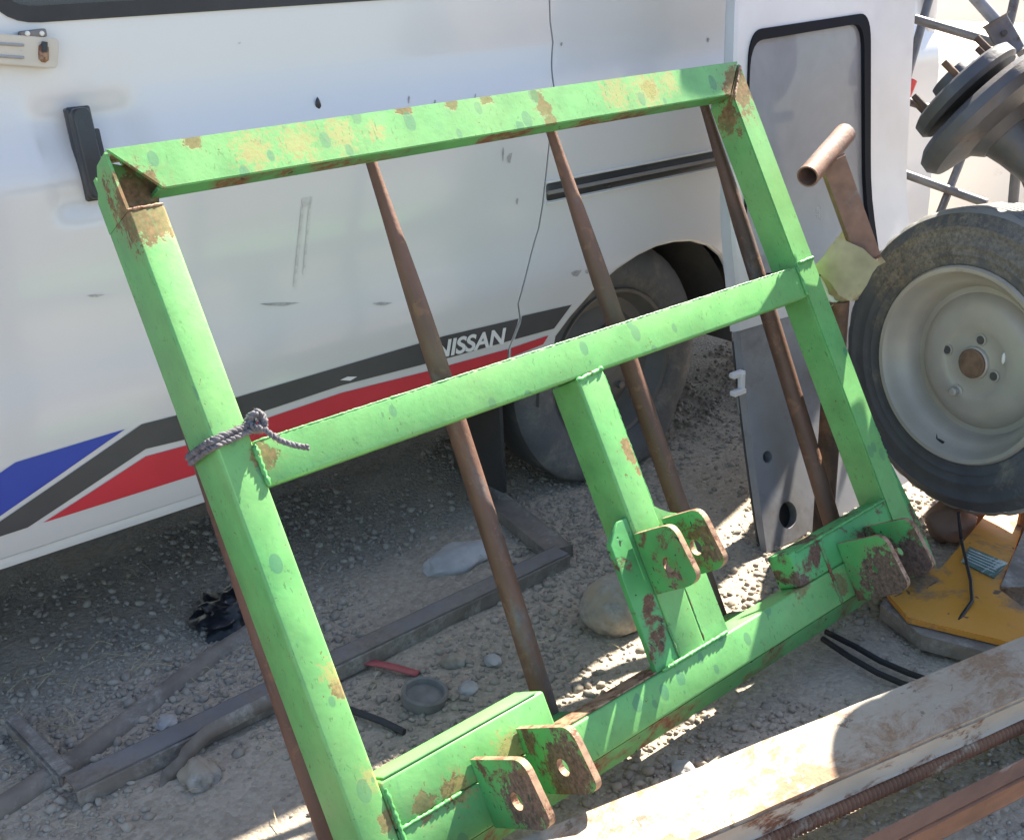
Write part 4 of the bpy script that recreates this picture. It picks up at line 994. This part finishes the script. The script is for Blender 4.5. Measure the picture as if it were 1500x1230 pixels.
for i in range(5):
    t = i / 5; bm = bmesh.new(); a0 = yz(1420 - 9 * t, 804 + 17 * t, .0502); a1 = yz(1471 - 14 * t, 825 + 17 * t, .0502)
    add_prism(bm, [a0, a0.lerp(a1, .9), a0.lerp(a1, .9) + Vector((-.002, -.004, 0)), a0 + Vector((-.002, -.004, 0))], Vector((0, 0, -.0008))); obj('printed_line', bm, M_LITTER, dc)
for (px, py, s) in ((1370, 700, 3), (1390, 760, 1)):
    pass
bm = bmesh.new(); cp = [on_z(1404, 750, .12), on_z(1408, 790, .060), on_z(1422, 850, .052), on_z(1424, 880, .052), on_z(1400, 915, .04), on_z(1375, 935, .012)]
add_tube(bm, cp, .0035, 8); o = obj('hose', bm, M_CABLE); tag(o, 'thin dark hose hanging over the yellow chassis plate', 'hose')
# brown stones / scrap under the wheel
for i, (px, py, s, lb) in enumerate(((1395, 765, .05, 'rounded brown stone under the tyre, left one'), (1425, 748, .045, 'rounded brown stone under the tyre, right one'))):
    bm = bmesh.new(); p = on_z(px, py, .06); stone_mesh(bm, Vector((0, 0, .03)), s * 1.2, s, s * .8, 20 + i, 3, .3); o = obj('stone', bm, mat('brown_stone_%d' % i, (0.22, 0.13, 0.09), rough=0.85, var=0.3, bump=0.5)); o.location = (p.x + .05, p.y + .03, 0.0); tag(o, lb, 'stone')

# ------------------------------------------------------------------ hub and axle, upper right
HD = 2.40
hc = on_d(1440, 160, HD)
HAX = img_dir(-.60, -.74, .20)               # studs point up and left
hub = thing('axle_hub', 'greasy stub axle with wheel hub and studs propped above the spare wheel', 'axle', (hc.x, hc.y, 0))
hl_ = hc - hub.location
HK = .82
def hp_(prof): return [(r_ * HK, h_ * HK) for r_, h_ in prof]
bm = bmesh.new(); add_lathe(bm, hp_([(0.0, .05), (.05, .05), (.055, .02), (.122, .018), (.132, .012), (.134, -.012), (.124, -.022), (.06, -.026), (.0, -.026)]), hl_ + HAX * .050, HAX, 56); fl = obj('hub_flange', bm, M_HUB, hub)
bm = bmesh.new(); add_lathe(bm, hp_([(.10, .035), (.160, .030), (.178, .016), (.181, -.006), (.168, -.026), (.13, -.034), (.09, -.045), (.07, -.07), (.0, -.075)]), hl_ - HAX * .012, HAX, 64); obj('backing_plate', bm, M_HUB, hub)
hx_, hy_ = perp(HAX)
for k in range(6):
    a = 2 * math.pi * k / 6 + .4
    bm = bmesh.new(); q = hl_ + HAX * .06 + (hx_ * math.cos(a) + hy_ * math.sin(a)) * .084; add_tube(bm, [q, q + HAX * .042], .0065, 12); obj('stud', bm, M_RUSTB, fl)
bm = bmesh.new(); add_tube(bm, [hl_ - HAX * .03, hl_ - HAX * .10, hl_ - HAX * .16, hl_ - HAX * .55], [.062, .047, .040, .036], 24); obj('axle_tube', bm, M_HUB, hub)
bm = bmesh.new(); q = hl_ - HAX * .12; add_tube(bm, [q, q + img_dir(.45, .9, .1) * .22, q + img_dir(.45, .9, .1) * .5], [.03, .028, .028], 16); obj('spring_arm', bm, M_RUSTB, hub)
q2 = hl_ - HAX * .5; bm = bmesh.new(); add_tube(bm, [q2, Vector((q2.x + .05, q2.y - .12, -.0))], .03, 12); obj('support_leg', bm, M_RUSTB, hub)

# pale boards behind the scrap
M_BOARD = mat('pale_board', (0.66, 0.60, 0.52), rough=0.75, var=0.08, vscale=2.5, second=(0.40, 0.30, 0.24), second_at=(0.64, 0.74), second_scale=3.0, bump=0.15, bscale=30)
def board(px, py, d, nrm, w, h_, roll, lb):
    c = on_d(px, py, d); nrm = Vector(nrm).normalized(); x = Vector((0, 0, 1)).cross(nrm).normalized(); y = nrm.cross(x)
    x, y = x * math.cos(roll) + y * math.sin(roll), y * math.cos(roll) - x * math.sin(roll)
    bm = bmesh.new(); add_obox(bm, Vector((0, 0, 0)), x * w / 2, y * h_ / 2, nrm * .009, .003); o = obj('board', bm, M_BOARD); o.location = c; return tag(o, lb, 'board', 'pale boards behind the scrap')
board(1400, 250, 4.0, (-.74, -.42, .52), 1.5, .75, .10, 'lowest pale board behind the hub, in shade')
board(1400, 108, 4.35, (-.42, -.22, .88), 1.7, .62, -.10, 'sunlit pale board behind the hub studs')
board(1460, 30, 4.7, (-.78, -.40, .48), 1.6, .42, .05, 'shaded pale board at the upper right corner')
board(1330, 5, 5.2, (-.40, -.22, .89), 2.2, 1.3, .0, 'farthest sunlit pale board at the top right')

# rod stand behind
rs = thing('rod_stand', 'stand of thin grey steel rods behind the hub at the upper right', 'stand', on_z(1390, 330, 0))
ri = rs.location.copy()
def rod(p, q, r, m=M_STEEL, name='rod'):
    bm = bmesh.new(); add_tube(bm, [Vector(p) - ri, Vector(q) - ri], r, 12); return obj(name, bm, m, rs)
def rp(px, py, d): return on_d(px, py, d)
rod(rp(1372, -40, 3.25), rp(1300, 215, 3.05), .011); rod(rp(1340, 28, 3.12), rp(1470, 66, 3.05), .011)
rod(rp(1405, -30, 2.95), rp(1520, 100, 2.95), .014, M_DOORIN); rod(rp(1500, -60, 3.1), rp(1476, 45, 3.05), .011)
rod(rp(1318, 145, 3.15), rp(1405, 172, 3.1), .010); rod(rp(1300, 246, 3.1), rp(1445, 298, 3.05), .011); rod(rp(1425, 190, 3.15), rp(1370, 330, 3.05), .010)
rod(rp(1500, 115, 2.95), rp(1475, 400, 3.0), .012)
bm = bmesh.new(); c = rp(1472, 55, 2.93) - ri; add_obox(bm, c, img_dir(.5, .85, 0) * .045, img_dir(.85, -.5, 0) * .030, RF * .005, .006, 3); br = obj('bracket', bm, M_STEEL, rs)
for (px, py) in ((1472, 48), (1458, 72)):
    bm = bmesh.new(); q = rp(px, py, 2.918) - ri; add_tube(bm, [q, q + RF * .01], .0065, 12); obj('bolt_hole', bm, M_DARK, br)
bm = bmesh.new(); add_tube(bm, [rp(1336, 118, 3.09) - ri, rp(1322, 152, 3.07) - ri], .013, 10); obj('red_sleeve', bm, M_REDTAPE, rs)

# ------------------------------------------------------------------ cream beam and rusty rail, lower right
BZ = .15
ba, bb_ = on_z(800, 1216, BZ), on_z(1500, 933, BZ); bc_, bd_ = on_z(1000, 1228, BZ), on_z(1500, 1017, BZ)
bdir = (bb_ - ba).normalized(); bside = Vector((bdir.y, -bdir.x, 0))       # towards the camera
bw = (bd_ - ba).dot(bside)
if bw < 0: bside = -bside; bw = -bw
beam = thing('cream_beam', 'long steel channel with flaking cream paint lying across the lower right', 'beam', (ba.x, ba.y, 0))
bi = beam.location.copy()
def B(s, w, z): return ba + bdir * s + bside * w + Vector((0, 0, z - BZ)) - bi
def beam_box(name, s0, s1, w0, w1, z0, z1, m, par, bev=.003):
    bm = bmesh.new(); add_obox(bm, (B(s0, w0, z0) + B(s1, w1, z1)) / 2, bdir * ((s1 - s0) / 2), bside * ((w1 - w0) / 2), Vector((0, 0, (z1 - z0) / 2)), bev)
    bmesh.ops.subdivide_edges(bm, edges=[e for e in bm.edges if e.calc_length() > .5], cuts=40)
    for v in bm.verts: v.co += Vector((0, 0, .0016 * noise.noise(v.co * 9))) + bside * .0015 * noise.noise(v.co * 11 + Vector((3, 3, 3)))
    return obj(name, bm, m, par)
S0, S1 = -.45, 1.9
web = beam_box('web', S0, S1, 0, bw, BZ - .007, BZ, M_BEAMW, beam)
beam_box('front_flange', S0, S1, bw - .007, bw + .0005, BZ - .042, BZ - .0075, M_BEAML, beam)
beam_box('rear_flange', S0, S1, -.0005, .007, BZ - .05, BZ - .0075, M_BEAML, beam)
# ribbed rusty coil lying below the flange
coil = thing('ribbed_rod', 'rusty ribbed rod lying tight under the edge of the cream beam', 'rod', (ba.x, ba.y, 0))
bm = bmesh.new(); ro_, rr_ = [], []
n_ = 620
for i in range(n_ + 1):
    t = i / n_; ro_.append(B(S0 + (S1 - S0) * t, bw - .004, BZ - .056 - .004 * math.sin(t * 5)) + Vector((0, 0, 0))); rr_.append(.0125 + (.0016 if i % 2 else -.0012))
add_tube(bm, ro_, rr_, 12); obj('ribbed_bar', bm, M_RUSTO, coil, smooth=60)
bm = bmesh.new(); add_obox(bm, B(.2, bw - .01, .04), bdir * .02, bside * .03, Vector((0, 0, .0385)), .004); obj('foot', bm, M_RUSTO, coil)
bm = bmesh.new(); add_obox(bm, B(1.6, bw - .01, .04), bdir * .02, bside * .03, Vector((0, 0, .0385)), .004); obj('foot', bm, M_RUSTO, coil)
for s_ in (-.2, 1.2):
    bm = bmesh.new(); add_obox(bm, B(s_, bw * .45, .05), bdir * .04, bside * .04, Vector((0, 0, .049)), .004); obj('packing_block', bm, M_BURIED, beam)
# second rusty angle nearer the camera
RZ = .10
ra, rb = on_z(1277, 1225, RZ), on_z(1500, 1113, RZ); rd_ = (rb - ra).normalized(); rsd = Vector((rd_.y, -rd_.x, 0))
if rsd.dot(Vector((0, -1, 0))) < 0: rsd = -rsd
rail = thing('rusty_angle', 'narrow rusty angle iron in the lower right corner, nearest the camera', 'angle iron', (ra.x, ra.y, 0))
rli = rail.location.copy()
bm = bmesh.new(); c = ra + rd_ * .2 - rli; add_obox(bm, c + rsd * .011, rd_ * .8, rsd * .011, Vector((0, 0, .003)), .001); obj('top_leg', bm, M_RUSTO, rail)
bm = bmesh.new(); add_obox(bm, c + rsd * .0235 + Vector((0, 0, -.016)), rd_ * .8, rsd * .003, Vector((0, 0, .016)), .001); obj('side_leg', bm, M_RUSTO, rail)
for s_ in (-.3, .75):
    bm = bmesh.new(); add_obox(bm, c + rd_ * s_ + Vector((0, 0, -.052)), rd_ * .03, rsd * .022, Vector((0, 0, .0475)), .003); obj('foot', bm, M_RUSTB, rail)

# ------------------------------------------------------------------ scrap on the ground
def gpt(px, py, z=0.0): return on_z(px, py, z)
# U shaped angle iron frame
uf = thing('iron_bracket_frame', 'long dusty angle iron frame with one bent end lying under the van edge', 'angle iron', gpt(390, 1010))
ui = uf.location.copy()
pA, pB, pC = gpt(832, 812, .03), gpt(112, 1158, .03), gpt(10, 1052, .03)
d1 = (pB - pA).normalized(); s1 = Vector((-d1.y, d1.x, 0)); s1 = s1 if s1.y > 0 else -s1
def bar(name, p, q, side, w, h_, m1, m2, par):
    bm = bmesh.new(); L_ = (q - p).length; d = (q - p).normalized()
    add_obox(bm, (p + q) / 2 - ui + side * w / 2, d * L_ / 2, side * w / 2, Vector((0, 0, .003)), .001); o1 = obj(name, bm, m1, par)
    bm = bmesh.new(); add_obox(bm, (p + q) / 2 - ui - side * .002 + Vector((0, 0, -h_ / 2 - .001)), d * L_ / 2, side * .003, Vector((0, 0, h_ / 2)), .001); obj('edge', bm, m2, o1)
bar('long_leg', pA, pB, s1, .042, .028, M_BLUEIRON, M_BURIED, uf)
d2 = (pC - pB).normalized(); s2 = Vector((-d2.y, d2.x, 0)); s2 = s2 if s2.x > 0 else -s2
bar('bent_end', pB + d2 * .058 + Vector((0, 0, -.004)), pC + Vector((0, 0, -.004)), s2, .020, .030, M_BURIED, M_BURIED, uf)
# half buried pipe
bm = bmesh.new(); ps = [gpt(-60, 1215, .01), gpt(120, 1100, .012), gpt(300, 965, .01), gpt(420, 885, -.004)]; add_tube(bm, [p - ps[0] + Vector((0, 0, -.012)) for p in ps], .022, 14); o = obj('buried_pipe', bm, M_BURIED); o.location = ps[0]
tag(o, 'brown half-buried pipe lying behind the angle iron frame at the left', 'pipe')
# bent metal strip
sp_px = [(235, 1150, .005), (238, 1128, .02), (262, 1108, .035), (268, 1095, .04), (300, 1062, .045), (335, 1045, .045), (400, 1012, .045), (440, 990, .04)]
bm = bmesh.new(); sp = [gpt(*q) for q in sp_px]; rows = []
for p in sp: rows.append((bm.verts.new(p - sp[0]), bm.verts.new(p - sp[0] + Vector((.004, -.010, -.022)))))
for i in range(len(rows) - 1): bm.faces.new((rows[i][0], rows[i + 1][0], rows[i + 1][1], rows[i][1]))
o = obj('bent_strip', bm, M_BURIED, None, 60); md = o.modifiers.new('thickness', 'SOLIDIFY'); md.thickness = .004; o.location = sp[0]
tag(o, 'bent steel strip curling over the front of the angle iron frame', 'metal strip')
# flat bar running towards the wheel
bm = bmesh.new(); p, q = gpt(700, 715, .012), gpt(820, 812, .012); d = (q - p).normalized(); s = Vector((-d.y, d.x, 0)); add_obox(bm, (p + q) / 2 - p, d * (q - p).length / 2, s * .03, Vector((0, 0, .012)), .003); o = obj('flat_bar', bm, M_BURIED); o.location = p
tag(o, 'dusty flat bar lying in front of the flat rear tyre', 'steel bar')
# stones
for i, (px, py, sx, sy, sz, m, lb) in enumerate((
    (672, 822, .080, .055, .020, M_STONE, 'large flat grey stone beside the middle tine'),
    (292, 1138, .040, .030, .022, M_TAN, 'tan stone beside the bent steel strip'),
    (665, 972, .022, .017, .014, M_TAN, 'small tan stone right of the red plastic strip'),
    (684, 1012, .020, .016, .010, M_STONE, 'small pale stone right of the round lid'),
    (722, 970, .018, .014, .011, M_STONE, 'pale grey stone close to the middle tine'),
    (245, 1062, .022, .018, .012, M_STONE, 'small grey stone behind the angle iron frame'),
    (1002, 1130, .020, .016, .012, M_STONE, 'small grey stone between the bottom bar and the cream beam'),
    (640, 1105, .016, .013, .010, M_STONE, 'small dark stone just behind the left hitch mount'),
    (540, 1165, .013, .011, .008, M_STONE, 'pebble beside the foot of the left upright'),
    (945, 905, .020, .015, .010, M_STONE, 'little stone beside the smooth tan boulder'))):
    p = gpt(px, py); bm = bmesh.new(); stone_mesh(bm, Vector((0, 0, 0)), sx, sy, sz, i + 1, 3, .38, random.uniform(0, 3)); o = obj('stone', bm, m, None, 50); o.location = (p.x, p.y, sz * .35); tag(o, lb, 'stone', 'stones on the ground')
# smooth tan boulder
bm = bmesh.new(); stone_mesh(bm, Vector((0, 0, 0)), .074, .066, .056, 41, 4, .10, .3, 0.9)
for v in bm.verts:
    if v.co.z < -.025: v.co.z = -.025 + (v.co.z + .025) * .3
p = gpt(905, 915); o = obj('boulder', bm, M_TAN, None, 60); o.location = (p.x + .01, p.y + .02, .028); tag(o, 'smooth rounded tan boulder half hidden behind the centre post', 'stone')
# black bag
bm = bmesh.new(); stone_mesh(bm, Vector((0, 0, .012)), .075, .062, .038, 77, 4, .45, .4, 2.6)
p = gpt(340, 905); o = obj('plastic_bag', bm, M_BAG, None, 60); o.location = (p.x, p.y, 0); tag(o, 'crumpled black plastic bag behind the left upright', 'bag')
# red strip
bm = bmesh.new(); p, q = gpt(530, 968, .01), gpt(612, 984, .01); d = (q - p).normalized(); s = Vector((-d.y, d.x, 0)); ws = []
for i in range(7):
    t = i / 6; c = p.lerp(q, t) - p + Vector((0, 0, .003 * math.sin(t * 4))); ws.append((bm.verts.new(c + s * .008), bm.verts.new(c - s * .008)))
for i in range(6): bm.faces.new((ws[i][0], ws[i + 1][0], ws[i + 1][1], ws[i][1]))
o = obj('plastic_strip', bm, M_REDP); md = o.modifiers.new('thickness', 'SOLIDIFY'); md.thickness = .003; o.location = p; tag(o, 'faded red plastic strip on the gravel', 'plastic strip')
# round lid
p = gpt(622, 1018, .012); bm = bmesh.new(); add_lathe(bm, [(0, .004), (.020, .006), (.026, .003), (.031, .003), (.034, .012), (.038, .014), (.041, .010), (.040, -.010), (.0, -.010)], Vector((0, 0, 0)), (0.1, -.1, 1), 40); o = obj('round_lid', bm, M_LID); o.location = (p.x, p.y, .010); tag(o, 'round dirty metal lid with raised rim on the gravel', 'lid')
for i in range(3):
    pass
bm = bmesh.new(); ps = [gpt(500, 1035, .004), gpt(530, 1045, .010), gpt(560, 1056, .008), gpt(592, 1072, .004)]; add_tube(bm, [q - ps[0] for q in ps], .006, 8); o = obj('rubber_offcut', bm, M_RUBBER); o.location = ps[0]; tag(o, 'short curved dark rubber offcut beside the left upright', 'offcut')
# cables near the beam
for i, (pts, lb) in enumerate((([(1210, 925), (1250, 945), (1290, 968), (1330, 985), (1372, 1000)], 'upper black cable lying across the sunlit patch of ground'), ([(1205, 935), (1245, 962), (1285, 985), (1320, 1000), (1350, 1010)], 'lower black cable lying below the sunlit patch of ground'), ([(1310, 870), (1360, 895), (1410, 920), (1460, 950), (1500, 985)], 'black cable running along the yellow chassis'))):
    ps = [gpt(x, y, .010 + .004 * math.sin(j * 2)) for j, (x, y) in enumerate(pts)]; bm = bmesh.new(); add_tube(bm, [q - ps[0] for q in ps], .0055, 8); o = obj('cable', bm, M_CABLE); o.location = ps[0]; tag(o, lb, 'cable')
# bits of litter
for (px, py, s, lb) in ((1166, 771, .010, 'bright white chip of litter above the right hitch mount'), (1406, 763, .007, 'tiny white chip under the spare tyre')):
    p = gpt(px, py, .01); bm = bmesh.new(); add_obox(bm, Vector((0, 0, 0)), Vector((s * 1.6, 0, 0)), Vector((0, s, 0)), Vector((0, 0, s * .4)), s * .2); o = obj('litter', bm, M_LITTER); o.location = p; tag(o, lb, 'litter')
# dry straws and twigs
bm = bmesh.new()
for i in range(260):
    x, y = rng.uniform(0.1, 2.3), rng.uniform(.8, 2.2)
    if i < 60: x, y = rng.normal(.33, .16), rng.normal(1.85, .10)
    L_ = rng.uniform(.015, .06); a = rng.uniform(0, 6.28); z = ground_h(x, y) + .006
    p0 = Vector((x, y, z)); p2 = p0 + Vector((math.cos(a) * L_, math.sin(a) * L_, rng.uniform(0, .014))); p1 = (p0 + p2) / 2 + Vector((rng.normal(0, .004), rng.normal(0, .004), .004))
    add_tube(bm, [p0, p1, p2], [.0009, .0008, .0004], 3, cap=False)
o = obj('dry_straw', bm, M_STRAW); o['kind'] = 'stuff'; o['label'] = 'dry straws and twigs strewn over the ground'; o['category'] = 'straw'

# ------------------------------------------------------------------ drum on a stand, added out of view to shade the cream beam
dr = thing('shade_drum', 'unseen rusty steel drum on a stand, added to shade the cream beam', 'drum', (2.42, .85, 0))
bm = bmesh.new(); add_lathe(bm, [(0, -.42), (.160, -.42), (.170, -.415), (.170, -.40), (.163, -.39), (.163, -.15), (.170, -.14), (.163, -.13), (.163, .13), (.170, .14), (.163, .15), (.163, .40), (.170, .41), (.160, .42), (0, .42)], Vector((0, 0, 1.06)), (1, 0, 0), 40); obj('drum_shell', bm, M_RUSTO, dr)
for sx_ in (-.3, .3):
    for sy_ in (-.12, .12):
        bm = bmesh.new(); add_tube(bm, [Vector((sx_, sy_ * 1.2, 0)), Vector((sx_, sy_, .95))], .018, 10); obj('stand_leg', bm, M_RUSTB, dr)
    bm = bmesh.new(); add_tube(bm, [Vector((sx_, -.2, .86)), Vector((sx_, .2, .86))], .016, 10); obj('stand_bar', bm, M_RUSTB, dr)
